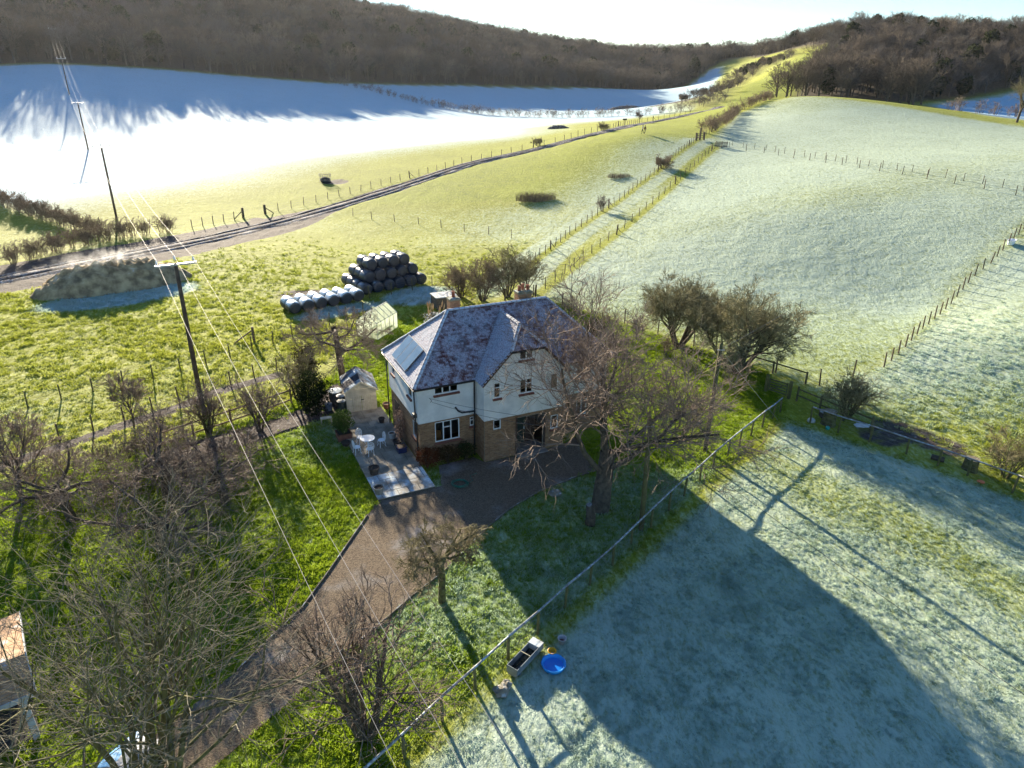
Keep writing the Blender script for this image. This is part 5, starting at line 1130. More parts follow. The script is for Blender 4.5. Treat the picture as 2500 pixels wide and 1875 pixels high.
# bins and butts beside the shed
def drum(name, lab, cat, x, y, r, h, m_, lid=None):
    o = thing(name, lab, cat, g3(x, y)); m = MB(); m.lathe([(r * .86, 0), (r, h * .5), (r * .95, h), (.02, h + .04)], n=18); m.build("body", m_, o, smooth=False); m = MB(); m.lathe([(r * 1.04, h - .02), (r * 1.04, h + .04), (.3 * r, h + .09), (.01, h + .09)], n=18); m.build("lid", lid or m_, o); return o
M_BIN = mat("grey_bin", (.07, .075, .07), (.12, .125, .12), 4, .6, frost=.6); M_BIN2 = mat("green_bin", (.03, .04, .035), (.05, .065, .055), 4, .6, frost=.5)
drum("compost_bin", "grey compost bin with frosted lid behind the shed's side", "bin", -12.0, 43.4, .45, .85, M_BIN, mat("frosted_lid", (.35, .36, .38), (.5, .52, .55), 4, .7, frost=.9))
drum("water_butt", "dark water butt against the shed's side wall, nearest the doors", "water butt", -11.25, 41.9, .28, .8, M_BIN2); drum("water_butt", "second dark water butt by the shed's side wall", "water butt", -11.45, 42.6, .28, .85, M_BIN)
drum("flower_urn", "small bluish tub on the ground beside the dark evergreen", "tub", -12.2, 42.2, .24, .45, mat("bluish_tub", (.12, .13, .16), (.18, .2, .24), 4, .6, frost=.4))
m = MB(); bb = thing("bird_table", "small weathered garden bench under the dark evergreen by the lawn", "bench", g3(-11.9, 40.3), .3)
m.box(-.35, .35, -.16, .16, .36, .41); m.build("seat", M_SHED, bb)
for sx in (-1, 1):
    for sy in (-1, 1): m = MB(); m.beam((sx * .28, sy * .1, .37), (sx * .34, sy * .16, 0), .045, .045); m.build("leg", M_SHED, bb)

# ------------------------------------------------------------------ greenhouse
gh = thing("greenhouse", "small aluminium-framed glass greenhouse behind the farmhouse", "greenhouse", g3(-11.3, 55.4), HYAW + .75)
GL, GW, GE, GR = 3.3, 2.0, 1.45, 2.25; M_AL = mat("greenhouse_frame", (.32, .34, .34), (.45, .47, .47), 3, .5, metal=.3); M_GG = NT("greenhouse_glass")
_d = M_GG.n("ShaderNodeBsdfTranslucent"); _d.inputs[0].default_value = (.62, .66, .58, 1); _t = M_GG.n("ShaderNodeBsdfTransparent"); _t.inputs[0].default_value = (.85, .9, .85, 1); _g = M_GG.n("ShaderNodeBsdfGlossy"); _g.inputs["Roughness"].default_value = .1
_m = M_GG.n("ShaderNodeMixShader"); _m.inputs[0].default_value = .5; M_GG.l(_d.outputs[0], _m.inputs[1]); M_GG.l(_t.outputs[0], _m.inputs[2]); _m2 = M_GG.n("ShaderNodeMixShader"); _m2.inputs[0].default_value = .08; M_GG.l(_m.outputs[0], _m2.inputs[1]); M_GG.l(_g.outputs[0], _m2.inputs[2]); M_GG = M_GG.end(_m2.outputs[0])
fb = MB(); NB = 5; b_ = .035
for i in range(NB + 1):
    x = GL * i / NB
    for y in (0, GW): fb.beam((x, y, 0), (x, y, GE), b_, b_); fb.beam((x, y, GE), (x, GW / 2, GR), b_, b_)
for y, z in ((0, GE), (GW, GE), (GW / 2, GR), (0, .03), (GW, .03)): fb.beam((0, y, z), (GL, y, z), b_ * 1.2, b_ * 1.2)
for x in (0, GL): fb.beam((x, 0, GE), (x, GW, GE), b_, b_); fb.beam((x, GW * .33, 0), (x, GW * .33, GE), b_, b_); fb.beam((x, GW * .67, 0), (x, GW * .67, GE), b_, b_)
fb.build("frame", M_AL, gh)
for i in range(NB):
    x0, x1 = GL * i / NB + .02, GL * (i + 1) / NB - .02
    for y, yy in ((0, GW / 2), (GW, GW / 2)):
        m = MB(); m.face([(x0, y, .05), (x1, y, .05), (x1, y, GE - .02), (x0, y, GE - .02)]); m.build("pane", M_GG, gh)
        m = MB(); m.face([(x0, y, GE + .02), (x1, y, GE + .02), (x1, yy, GR - .02), (x0, yy, GR - .02)]); m.build("pane", M_GG, gh)
for x in (0, GL):
    for k in range(3): y0, y1 = GW * k / 3 + .02, GW * (k + 1) / 3 - .02; m = MB(); m.face([(x, y0, .05), (x, y1, .05), (x, y1, GE - .02), (x, y0, GE - .02)]); m.build("pane", M_GG, gh)
    m = MB(); m.face([(x, .04, GE + .03), (x, GW - .04, GE + .03), (x, GW / 2, GR - .03)]); m.build("pane", M_GG, gh)
m = MB(); m.box(.3, GL - .3, .15, .6, .6, .65); m.build("staging", M_SHED, gh)
# concrete tank behind the house
tk = thing("water_tank", "squat brick water tank with pale lid behind the left chimney", "tank", g3(-6.6, 64.4), HYAW); m = MB(); m.box(-1.0, 1.0, -.8, .8, 0, 1.2); m.build("body", mat("tank_brick", (.10, .075, .055), (.16, .125, .09), 6, .95), tk); m = MB(); m.box(-1.08, 1.08, -.88, .88, 1.2, 1.3); m.build("lid", mat("tank_lid", (.45, .42, .36), (.55, .53, .48), 3, .9, frost=.5), tk, bevel=.02)
fl = thing("garden_parasol", "folded orange garden parasol standing beyond the roof's far hip", "parasol", g3(*hw(12.3, 9.5)[:2])); m = MB(); m.tube([(0, 0, 0), (0, 0, 2.5)], .025, 6); m.build("pole", M_WHITE, fl); m = MB(); m.lathe([(.10, 1.5), (.17, 1.7), (.12, 2.1), (.04, 2.55), (.01, 2.6)], n=10); m.build("canopy", mat("orange_cloth", (.55, .10, .02), (.7, .16, .04), 5, .8), fl)

# ------------------------------------------------------------------ wrapped silage bales
M_BALE = mat("black_wrap", (.012, .018, .030), (.026, .036, .055), 3, .35, frost=.22, spec=.6, up=(.25, .95), fscale=1.3, bump=.012, bscale=5)
M_BALE2 = mat("frosted_wrap", (.022, .025, .032), (.04, .045, .055), 3, .42, frost=.85, spec=.5, up=(.1, .7), fscale=1.3, bump=.012, bscale=5)
def bale_mesh(m_):
    b = MB(); R0, L0 = .62, .60; prof = [(.02, -L0 - .02), (.36, -L0 - .015), (.52, -L0 + .02), (.60, -L0 + .1), (R0, -L0 + .25), (R0 + .01, 0), (R0, L0 - .25), (.60, L0 - .1), (.52, L0 - .02), (.36, L0 + .015), (.02, L0 + .02)]
    b.lathe(prof, n=24, closed=True, wob=lambda a, z: .012 * math.sin(5 * a + 3 * z) + .01 * math.sin(9 * a - 5 * z)); b.v = [(z, x, y) for x, y, z in b.v]; return b.data("bale", m_)
BM1, BM2 = bale_mesh(M_BALE), bale_mesh(M_BALE2)
BR = R(38); cx, sx_ = math.cos(BR), math.sin(BR); ax_, ay_ = math.cos(BR + math.pi / 2), math.sin(BR + math.pi / 2)   # row direction; bale axis
def bale(me, x, y, z, lab, grp):
    o = bpy.data.objects.new("silage_bale", me); COL.objects.link(o); o.location = (x, y, z); o.rotation_euler = (rng.uniform(-.5, .5) * 0 + rng.uniform(0, 6.28), 0, 0)
    o.rotation_mode = 'XYZ'; o.matrix_world = Matrix.Translation((x, y, z)) @ Matrix.Rotation(BR + math.pi / 2 + rng.uniform(-.04, .04), 4, 'Z') @ Matrix.Rotation(rng.uniform(0, 6.28), 4, 'X') @ Matrix.Diagonal((rng.uniform(.93, 1.04), rng.uniform(.96, 1.04), rng.uniform(.93, 1.0), 1)); tag(o, lab, "bale", grp)
bx, by = -14.9, 68.4
for tier, (cols, deep, off, dz) in enumerate(((6, 4, (0, 0), .6), (5, 3, (.5, .45), 1.62), (4, 2, (1.0, .9), 2.64))):
    for i in range(cols):
        for j in range(deep):
            u = (i + off[0]) * 1.27; v = (j + off[1]) * 1.24
            if tier < 2 and 1 <= j < deep - 1 and 0 < i < cols - 1 and tier == 0 and j == 2 and False: continue
            bale(BM1, bx + cx * u + ax_ * v, by + sx_ * u + ay_ * v, hz(bx, by) + dz, f"black wrapped bale, {['bottom', 'middle', 'top'][tier]} tier of the big stack, column {ORD[i]} from left, {ORD[j]} deep", "bales of the big black stack")
bx, by = -20.3, 62.2
for i in range(6):
    for j in range(2):
        u, v = i * 1.28, j * 1.24; bale(BM2, bx + cx * u + ax_ * v, by + sx_ * u + ay_ * v, hz(bx, by) + .6, f"frost-topped wrapped bale in the low double row, {ORD[i]} from its left end, {['house', 'track'][j]} side", "bales of the low double row")

# ------------------------------------------------------------------ steaming dung heap
def heap(name, lab, x, y, rx, ry, h, rz, m_, seed, n=64, k=34):
    V = []; F = []
    for i in range(k + 1):
        t = i / k
        for j in range(n):
            a = 2 * math.pi * j / n; q = 1 + .13 * mnoise.noise(Vector((math.cos(a) * 1.6, math.sin(a) * 1.6, seed)))
            px, py = rx * t * q * math.cos(a), ry * t * q * math.sin(a); zz = h * max(0, (1 - t ** 2.6)) * (1 + .18 * mnoise.noise(Vector((px * .6, py * .6, seed)))) + .55 * (1 - t) ** .3 * h * .4 * mnoise.noise(Vector((px * 1.8, py * 1.8, seed + 3))) + .24 * mnoise.noise(Vector((px * 3.6, py * 3.6, seed + 5))) * (1 - t ** 6) - (.08 if i == k else 0)
            V.append((px, py, zz))
    for i in range(k):
        for j in range(n): a = i * n + j; b = i * n + (j + 1) % n; F.append((a, a + n, b + n, b))
    o = bpy.data.objects.new(name, npmesh(name, V, F, m_)); COL.objects.link(o); o.location = g3(x, y); o.rotation_euler = (0, 0, rz); return tag(o, lab, "heap")
M_DUNG = mat("dung_straw", (.17, .12, .065), (.52, .39, .21), 1.1, .95, frost=.14, bump=.08, bscale=6, up=(.35, .95), fscale=1.1); M_DUNG2 = mat("dark_dung", (.05, .04, .035), (.10, .085, .075), 1.5, .95, frost=.3, bump=.08, bscale=5)
heap("dung_heap", "long steaming heap of straw and dung beside the muddy track", -40.6, 69.9, 7.6, 3.1, 2.5, R(36), M_DUNG, 1)
heap("dung_heap", "dark dung heap in the far white field", 50.6, 340, 9.0, 3.2, 1.5, R(10), M_DUNG2, 2, 40, 16)
heap("dung_heap", "small dark dung heap in the field beyond the track fence", 11.5, 199, 3.2, 1.3, .8, 0, M_DUNG2, 3, 30, 12)
# the steam that hangs over it
def steam(x, y, z, r, seed):
    m = MB(); m.blob((0, 0, 0), r, seed, 14, 9, .35); t = NT("steam"); co = t.coord(); q = t.n("ShaderNodeVolumePrincipled"); q.inputs["Color"].default_value = (.97, .98, 1, 1); q.inputs["Anisotropy"].default_value = .45
    ln = t.n("ShaderNodeVectorMath", operation='LENGTH'); mp = t.n("ShaderNodeMapping"); mp.inputs["Scale"].default_value = (1 / r[0], 1 / r[1], 1 / r[2]); t.l(co, mp.inputs[0]); t.l(mp.outputs[0], ln.inputs[0])
    fall = t.ramp(ln.outputs["Value"], .95, .15); d = t.math('MULTIPLY', fall, t.ramp(t.noise(co, .9, 4, .6), .42, .72)); t.l(t.math('MULTIPLY', d, .22), q.inputs["Density"]); t.l(q.outputs[0], t.out.inputs["Volume"])
    o = m.build("steam", t.mat); o.location = (x, y, z); o.rotation_euler = (0, 0, R(36)); o["kind"] = "stuff"; o["label"] = "thin white steam rising off the dung heap by the track"
steam(-41.2, 69.2, 3.0, (6.2, 2.3, 1.3), 4)

# ------------------------------------------------------------------ power line
M_POLE = mat("creosote_pole", (.055, .038, .026), (.10, .072, .05), 2, .85); M_ALUW = mat("bare_conductor", (.24, .235, .24), (.32, .31, .32), 2, .6, metal=.3); M_PORC = mat("porcelain", (.75, .78, .82), (.85, .86, .88), 4, .25, spec=.6); M_GALV = mat("galvanised", (.40, .40, .42), (.52, .52, .54), 4, .45, metal=.7)
PL = [(17.5, -21.5), (-21.0, 42.9), (-57.8, 103.1), (-94.8, 163.7), (-131.8, 224.3), (-166.0, 281.0), (-200, 337)]
dirp = Vector((PL[2][0] - PL[1][0], PL[2][1] - PL[1][1], 0)).normalized(); sidep = Vector((dirp.y, -dirp.x, 0))
ang_p = math.atan2(sidep.y, sidep.x)
plab = [None, "creosoted power pole by the garden hedge, nearest and tallest in view", "power pole standing in the hedge at the white field's edge", "power pole in the middle of the white field", "power pole in the shaded upper part of the white field", "power pole just inside the wood edge on the hillside", None]
PH = 9.7; heads = []
for i, (x, y) in enumerate(PL):
    b = Vector(g3(x, y)); top = b + Vector((0, 0, PH)); heads.append([top + sidep * s * 1.05 + Vector((0, 0, .32 + (.18 if s == 0 else 0))) for s in (-1, 0, 1)])
    if plab[i] is None: continue
    p = thing("power_pole", plab[i], "pole", b, ang_p, "wooden poles of the power line")
    m = MB(); m.tube([(0, 0, -.5), (0, 0, 3), (0, 0, 6.5), (0, 0, PH)], [.17, .155, .135, .115], 10); m.build("pole", M_POLE, p, smooth=True)
    m = MB(); m.box(-1.2, 1.2, -.15, -.05, PH - .14, PH - .02); m.build("crossarm", M_GALV, p)
    for s in (-1, 0, 1):
        zz = PH - .02 if s else PH + .02; m = MB(); m.lathe([(.02, 0), (.022, .08), (.075, .09), (.085, .15), (.05, .17), (.075, .2), (.075, .25), (.03, .30), (.03, .34), (.01, .36)], (s * 1.05, -.1 if s else 0, zz + (.14 if s == 0 else 0) - (0 if s else .02)), 10); m.build("insulator", M_PORC, p, smooth=True)
def catenary(a, b, sag, n=24): return [a.lerp(b, i / n) - Vector((0, 0, sag * 4 * (i / n) * (1 - i / n))) for i in range(n + 1)]
for k, nm in enumerate(("outer conductor of the power line on the track side", "middle conductor of the power line along the pole tops", "conductor of the power line on the farmhouse side")):
    m = MB(); pts = []
    for i in range(len(PL) - 1): pts += catenary(heads[i][k], heads[i + 1][k], 1.1)[(1 if i else 0):]
    m.tube(pts, .005, 6); o = m.build("power_cable", M_ALUW); tag(o, "bright bare " + nm, "cable", "conductors of the power line")

# telephone poles and wires by the paddock
M_TPOLE = mat("green_stained_pole", (.075, .070, .028), (.14, .13, .055), 2, .9)
def tpole(lab, x, y, h, lean=0.0):
    p = thing("telephone_pole", lab, "pole", g3(x, y)); m = MB(); m.tube([(0, 0, -.4), (lean * .5, 0, h * .5), (lean, 0, h)], [.14, .125, .105], 10); m.build("pole", M_TPOLE, p, smooth=True)
    m = MB(); m.lathe([(.105, 0), (.11, .02), (.02, .1)], (lean, 0, h), 10); m.build("pole_cap", M_TPOLE, p); m = MB(); m.beam((lean - .2, -.12, h - .3), (lean + .2, -.12, h - .3), .05, .05); m.build("wire_arm", M_GALV, p); return Vector(g3(x, y)) + Vector((lean, 0, h - .3))
T1 = tpole("mossy telephone pole standing on the lawn beyond the big tree", 11.76, 37.4, 6.9, .05); T2 = tpole("mossy telephone pole between the big tree and the rail fence", 6.58, 29.3, 6.2, -.1)
M_WIRE = mat("telephone_wire", (.05, .05, .055), (.09, .09, .095), 3, .5); M_GUY = mat("guy_wire", (.30, .29, .27), (.4, .39, .36), 3, .5, metal=.5)
def wire(name, lab, a, b, sag, r=.010, m_=None):
    m = MB(); m.tube(catenary(Vector(a), Vector(b), sag, 20), r, 5); o = m.build(name, m_ or M_WIRE); tag(o, lab, "wire")
wire("telephone_wire", "upper thin wire from the house bracket to the pole by the big tree", hw(.95, .05, 4.25), T2, .35); wire("telephone_wire", "lower thin wire from the house bracket to the pole by the big tree", hw(1.0, .02, 4.05), T2 - Vector((0, 0, .25)), .55)
wire("telephone_wire", "thin wire between the two mossy telephone poles", T1, T2, .2); wire("telephone_wire", "thin wire from the mossy pole away over the paddock", T2, (19.5, 3.0, 6.5), .5); wire("telephone_wire", "thin wire from the lawn pole towards the gate trees", T1, (33, 62, 7.5), .5)
wire("guy_wire", "pale guy wire staying the lawn telephone pole to the fence corner", T1, g3(17.6, 41.6), 0, .014, M_GUY)

# ------------------------------------------------------------------ fences
M_POST = mat("fence_post", (.075, .052, .034), (.15, .11, .075), 3, .9); M_POSTG = mat("mossy_post", (.085, .08, .03), (.16, .15, .06), 3, .9); M_FW = mat("fence_wire", (.16, .15, .14), (.24, .23, .22), 3, .5, metal=.6)
def post_mesh(h, r, m_, n=6, name="post"):
    m = MB(); m.tube([(0, 0, -.25), (0, 0, h)], [r, r * .9], n); return m.data(name, m_)
def along(line, step):
    out = []; carry = 0.0
    for (ax, ay), (bx, by) in zip(line[:-1], line[1:]):
        L = math.hypot(bx - ax, by - ay); d = carry
        while d < L: out.append((ax + (bx - ax) * d / L, ay + (by - ay) * d / L)); d += step
        carry = d - L
    return out
def fence(name, lab, line, step, h=1.15, r=.05, wires=(.95, .6, .3), m_=None, seed=1, strain=0, wr=.006, group=None):
    m_ = m_ or M_POST; q = random.Random(seed); pts = along(line, step); o = thing(name, lab, "fence", g3(*pts[0]), 0, group); ox, oy, oz = o.location
    pm = post_mesh(h, r, m_); sm = post_mesh(h * 1.12, r * 1.9, m_, 8, "straining_post"); tops = []
    hts = H(np.array([p[0] for p in pts]), np.array([p[1] for p in pts]))
    for i, (x, y) in enumerate(pts):
        big = strain and i % strain == 0; lx, ly = q.gauss(0, .035), q.gauss(0, .035)
        put("straining_post" if big else "post", sm if big else pm, o, (x - ox, y - oy, hts[i] - oz), (lx, ly, q.uniform(0, 6)), (1, 1, q.uniform(.92, 1.06)))
        if big and 0 < i < len(pts) - 1:
            nx_, ny_ = pts[i + 1]; d = Vector((nx_ - x, ny_ - y, 0)).normalized(); m = MB(); m.tube([(x - ox + d.x * 1.5, y - oy + d.y * 1.5, hts[i] - oz), (x - ox, y - oy, hts[i] - oz + h * .85)], .04, 6); m.build("brace", m_, o)
    for zz in wires:
        m = MB(); m.tube([(x - ox, y - oy, hts[i] - oz + zz) for i, (x, y) in enumerate(pts)], wr, 3, cap=False); m.build("fence_wire", M_FW, o)
    return o
fence("post_fence", "long post-and-wire fence beside the farm track up the valley", [(-37.8, 107.8)] + TRACK_FENCE[4:], 2.5, 1.2, .055, seed=2, strain=13)
fence("post_fence", "short post fence before the field gateway by the hedge", TRACK_FENCE[:3], 1.7, 1.2, .06, seed=3)
fence("post_fence", "close-set lane fence running up from behind the farmhouse to the hill", [(-0.8, 66.8)] + LANE_L[2:12], 1.9, 1.15, .05, seed=4, strain=11)
fence("post_fence", "lane fence posts continuing through the overgrown hedge up the slope", LANE_L[11:15], 2.4, 1.15, .05, seed=5)
fence("post_fence", "wider-spaced lane fence on the frosted meadow side", [(2.2, 68.2)] + LANE_R[1:], 2.9, 1.15, .05, seed=6, strain=9)
fence("post_fence", "front row of fence posts crossing the frosted meadow", CROSS, 4.0, 1.2, .055, seed=7)
fence("post_fence", "back row of fence posts on the dark bank across the meadow", [(x + 1.3, y + 2.6) for x, y in CROSS], 2.6, 1.1, .045, seed=8)
fence("post_fence", "post fence climbing the right meadow from the round bush", [(29.0, 50.9), (32.4, 54.6), (35.7, 58.4), (46.3, 69.7), (49.7, 72.4), (57.3, 79.8), (68, 90)], 1.75, 1.2, .06, seed=9)
fence("post_fence", "widely spaced dark posts between farmhouse garden and right meadow", [(2.0, 68.0), (4.5, 65.8), (7.1, 63.2), (9.8, 60.7), (19.8, 49.8), (22.1, 47.0), (28.6, 50.6)], 3.7, 1.35, .06, seed=10)
fence("post_fence", "slack row of posts crossing the meadow from the track bend", [(-24.3, 107.2), (-20.6, 104.7), (-13.3, 102.1), (-6.4, 98.2), (-2.5, 96.2), (2.6, 92.0)], 3.9, 1.15, .05, (.9, .5), seed=11)
fence("post_fence", "upper row of tall thin posts on the meadow above the ditch", [(-36.5, 38.0), (-30.9, 42.8), (-28.0, 45.5), (-25.1, 47.6), (-21.8, 51.3), (-17.5, 57.0), (-13.4, 62.5)], 1.95, 1.2, .055, (1.0, .55), M_POSTG, seed=12)
fence("post_fence", "lower row of posts along the muddy ditch by the garden", [(-34, 31), (-27.5, 37.3), (-25.0, 39.8), (-22.6, 43.0), (-19.8, 46.1), (-16.8, 49.6)], 1.85, 1.15, .055, (1.0, .6, .25), M_POST, seed=13)
fence("post_fence", "pale posts with wire netting in front of the big bale stack", [(-14.2, 67.0), (-12.2, 68.4), (-10.2, 69.9), (-8.2, 71.6), (-6.6, 73.6)], 2.4, 1.2, .05, (1.1, .9, .7, .5, .3, .1), M_POSTG, seed=14)
# straining post with brace in the meadow
cp = thing("corner_post", "thick straining post with leaning brace in the meadow above the trees", "post", g3(-21.4, 54.6)); m = MB(); m.tube([(0, 0, -.3), (0, 0, 1.3)], .11, 8); m.build("post", M_POST, cp); m = MB(); m.tube([(-1.5, -.5, 0), (0, 0, 1.05)], .06, 6); m.build("brace", M_POST, cp)

# paddock fence: round frosted top rail on posts with netting
M_RAIL = mat("frosted_rail", (.16, .16, .15), (.28, .29, .29), 4, .85, frost=.45, up=(-.1, .7), fscale=5)
def rail_fence(lab, pts, h, group):
    o = thing("rail_fence", lab, "fence", g3(*pts[0]), 0, group); ox, oy, oz = o.location; pm = post_mesh(h, .065, M_POSTG, 8); q = random.Random(5); tops = []
    for x, y in pts: put("post", pm, o, (x - ox, y - oy, hz(x, y) - oz), (q.gauss(0, .02), q.gauss(0, .02), 0)); tops.append(Vector((x - ox, y - oy, hz(x, y) - oz + h + .03 + q.uniform(-.05, .03))))
    i = 0
    while i < len(tops) - 1:
        j = min(i + 2, len(tops) - 1); m = MB(); m.tube([tops[i], (tops[i] + tops[j]) / 2 + Vector((q.uniform(-.03, .03), q.uniform(-.03, .03), q.uniform(-.06, .02))), tops[j]], [.052, .047, .04], 8); m.build("rail", M_RAIL, o, smooth=True); i = j
    for zz in (.15, .4, .65, .9): m = MB(); m.tube([t - Vector((0, 0, h - zz)) for t in tops], .005, 3, cap=False); m.build("fence_wire", M_FW, o)
    return o
R1 = [(-4.6, 14.8), (-3.4, 16.3), (-2.3, 17.8), (-1.2, 19.2), (0.0, 20.7), (1.2, 22.1), (2.4, 23.6), (3.6, 25.1), (4.8, 26.5), (5.9, 28.1), (7.1, 29.5), (8.3, 31.0), (9.4, 32.4), (10.6, 33.9), (11.7, 35.3), (12.9, 36.6), (14.0, 38.0), (15.1, 39.3), (16.2, 40.5), (17.3, 41.8), (18.1, 42.7)]
R2 = [(18.1, 42.7), (19.6, 41.3), (20.9, 40.0), (22.3, 38.7), (23.9, 37.3), (25.1, 36.0), (26.2, 34.9), (27.7, 33.2), (29.6, 31.2), (31.6, 29.1)]
rail_fence("frosted round-rail fence running diagonally from the bottom edge to the gate corner", R1, 1.15, "paddock rail fences"); rail_fence("round-rail fence from the gate corner along the paddock's far side", R2[1:], 1.1, "paddock rail fences")

# timber post-and-rail fence and gate beyond the corner
M_OAK = mat("oak_rail", (.085, .075, .035), (.16, .145, .075), 3, .9, frost=.1)
def plank_fence(name, lab, pts, h, rails, m_, pw=.11):
    o = thing(name, lab, "fence", g3(*pts[0])); ox, oy, oz = o.location
    for x, y in pts: m = MB(); m.box(x - ox - pw / 2, x - ox + pw / 2, y - oy - pw / 2, y - oy + pw / 2, -.2, h); m.build("post", m_, o)
    for a, b in zip(pts[:-1], pts[1:]):
        for z in rails: m = MB(); m.beam((a[0] - ox, a[1] - oy, hz(*a) - oz + z), (b[0] - ox, b[1] - oy, hz(*b) - oz + z), .04, .10); m.build("rail", m_, o)
    return o
plank_fence("timber_fence", "two-rail timber fence beside the round bush at the gate corner", [(19.9, 44.6), (20.9, 43.1), (21.9, 41.6), (23.0, 40.1)], 1.1, (.45, .92), M_OAK)
plank_fence("timber_fence", "two-rail timber fence between garden bed and muddy ditch", [(-21.2, 36.6), (-19.6, 38.3), (-17.9, 40.0), (-16.4, 41.6), (-15.0, 43.2)], 1.1, (.25, .95), mat("tan_rail", (.15, .10, .06), (.26, .19, .12), 3, .9), .1)
plank_fence("timber_fence", "weathered top board fence at the meadow edge behind the gate", [(18.0, 51.2), (19.8, 49.4), (21.6, 47.5)], 1.0, (.9,), M_OAK)
gt_ = thing("field_gate", "small five-bar timber gate near the domed trees", "gate", g3(18.3, 46.1), math.atan2(-1.0, 1.05)); 
for z in (.2, .4, .6, .8, 1.0): m = MB(); m.box(.1, 1.45, -.02, .02, z, z + .07); m.build("bar", M_OAK, gt_)
for x in (.1, 1.38): m = MB(); m.box(x, x + .07, -.045, -.021, .15, 1.15); m.build("stile", M_OAK, gt_)
m = MB(); m.beam((.15, .03, .2), (1.4, .03, 1.0), .02, .07); m.build("brace", M_OAK, gt_)
for x in (-.08, 1.62): m = MB(); m.box(x - .1, x + .1, -.1, .1, -.2, 1.3); m.build("gate_post", M_POSTG, gt_)
gt2 = thing("gateway", "pair of thick gateway posts with braces where the track meets the fence", "gateway", g3(-40.0, 104.9), math.atan2(2.4, 2.1))
for x in (0, 3.6): m = MB(); m.box(x - .13, x + .13, -.13, .13, -.2, 1.5); m.build("gate_post", M_POST, gt2)
m = MB(); m.tube([(0, 0, 1.1), (-1.5, 0, 0)], .06, 6); m.build("brace", M_POST, gt2); m = MB(); m.tube([(3.6, 0, 1.1), (5.1, 0, 0)], .06, 6); m.build("brace", M_POST, gt2)
st = thing("stile", "dark timber stile and tall post where lane and cross fence meet", "stile", g3(37.0, 149.5), .4)
for x, h in ((0, 2.3), (1.0, 1.5), (-.9, 1.4)): m = MB(); m.box(x - .13, x + .13, -.13, .13, -.2, h); m.build("post", M_POST, st)
for z in (.4, .8, 1.15): m = MB(); m.box(-.9, 1.0, -.04, .04, z, z + .1); m.build("rail", M_POST, st)
m = MB(); m.box(-.3, .4, -.6, .6, .45, .52); m.build("step", M_POST, st)
cr = thing("pallet_crate", "slatted timber hurdle leaning on the cross fence at the lane corner", "hurdle", g3(39.6, 142.6), -.2)
for z in (.15, .4, .65, .9): m = MB(); m.box(-1.1, 1.1, -.03, .03, z, z + .14); m.build("slat", M_POST, cr)
for x in (-1.1, 0, 1.0): m = MB(); m.box(x, x + .1, .031, .1, 0, 1.15); m.build("upright", M_POST, cr)

# ------------------------------------------------------------------ water trough, paddling pool, buckets
M_ZINC = mat("galvanised_trough", (.17, .20, .22), (.28, .31, .33), 3, .55, metal=.35)
tr = thing("water_trough", "long galvanised steel water trough beside the rail fence", "trough", g3(.15, 19.85), math.atan2(1.35, .98))
def trough_shell(L, w, h, t):
    m = MB(); o = [(-.0, -w / 2), (L, -w / 2), (L, w / 2), (0, w / 2)]; bl = .12
    bot = [(.0, -w / 2 + .1), (L, -w / 2 + .1), (L, w / 2 - .1), (0, w / 2 - .1)]; ins = [(t, -w / 2 + t), (L - t, -w / 2 + t), (L - t, w / 2 - t), (t, w / 2 - t)]; inb = [(t, -w / 2 + .1 + t), (L - t, -w / 2 + .1 + t), (L - t, w / 2 - .1 - t), (t, w / 2 - .1 - t)]
    rings = [[(x, y, .04) for x, y in bot], [(x, y, bl + .04) for x, y in o], [(x, y, h) for x, y in o], [(x, y, h) for x, y in ins], [(x, y, bl + .05) for x, y in ins], [(x, y, .07) for x, y in inb]]
    m.face(rings[0][::-1])
    for a, b in zip(rings[:-1], rings[1:]):
        for i in range(4): j = (i + 1) % 4; m.face([a[i], a[j], b[j], b[i]])
    m.face(rings[-1]); return m
trough_shell(1.75, .5, .46, .025).build("tank", M_ZINC, tr)
m = MB(); m.box(1.42, 1.76, -.255, .255, .462, .478); m.box(1.42, 1.44, -.225, .225, .2, .46); m.build("float_cover", mat("frosted_zinc", (.40, .42, .42), (.55, .57, .57), 4, .6, frost=.5), tr)
m = MB(); m.beam((.88, -.24, .45), (.88, .24, .45), .03, .02); m.build("tie_bar", mat("pale_bar", (.42, .38, .26), (.5, .46, .33), 3, .7), tr)
m = MB(); m.face([(.04, -.2, .2), (1.7, -.2, .2), (1.7, .2, .2), (.04, .2, .2)]); m.build("water", mat("dark_water", (.012, .016, .012), (.02, .025, .02), 2, .08, spec=.6), tr)
for x in (.25, 1.5): m = MB(); m.box(x - .06, x + .06, -.22, .22, 0, .045); m.build("foot", M_ZINC, tr)
m = MB(); m.tube([(1.6, .26, .4), (1.75, .5, .42), (1.6, .75, .2), (1.5, .8, 0)], .015, 6); m.build("supply_pipe", M_BLACK, tr)
pp = thing("paddling_pool", "bright blue scalloped plastic paddling pool on the frosted paddock", "paddling pool", g3(1.75, 20.35, .04)); wob = lambda a, z: .045 * abs(math.sin(4.5 * a)) * (1 if z > .1 else .3)
m = MB(); m.lathe([(.30, .015), (.36, .02), (.40, .14), (.44, .19), (.475, .17), (.46, .10), (.42, .0)][::-1], n=54, wob=wob); m.build("rim", mat("blue_plastic", (.01, .22, .60), (.02, .30, .72), 2, .35, spec=.5), pp, smooth=True)
m = MB(); m.lathe([(.40, .05), (.01, .065)], n=54); m.build("floor", mat("deep_blue_plastic", (.005, .18, .65), (.008, .22, .72), 2, .3, spec=.5), pp)
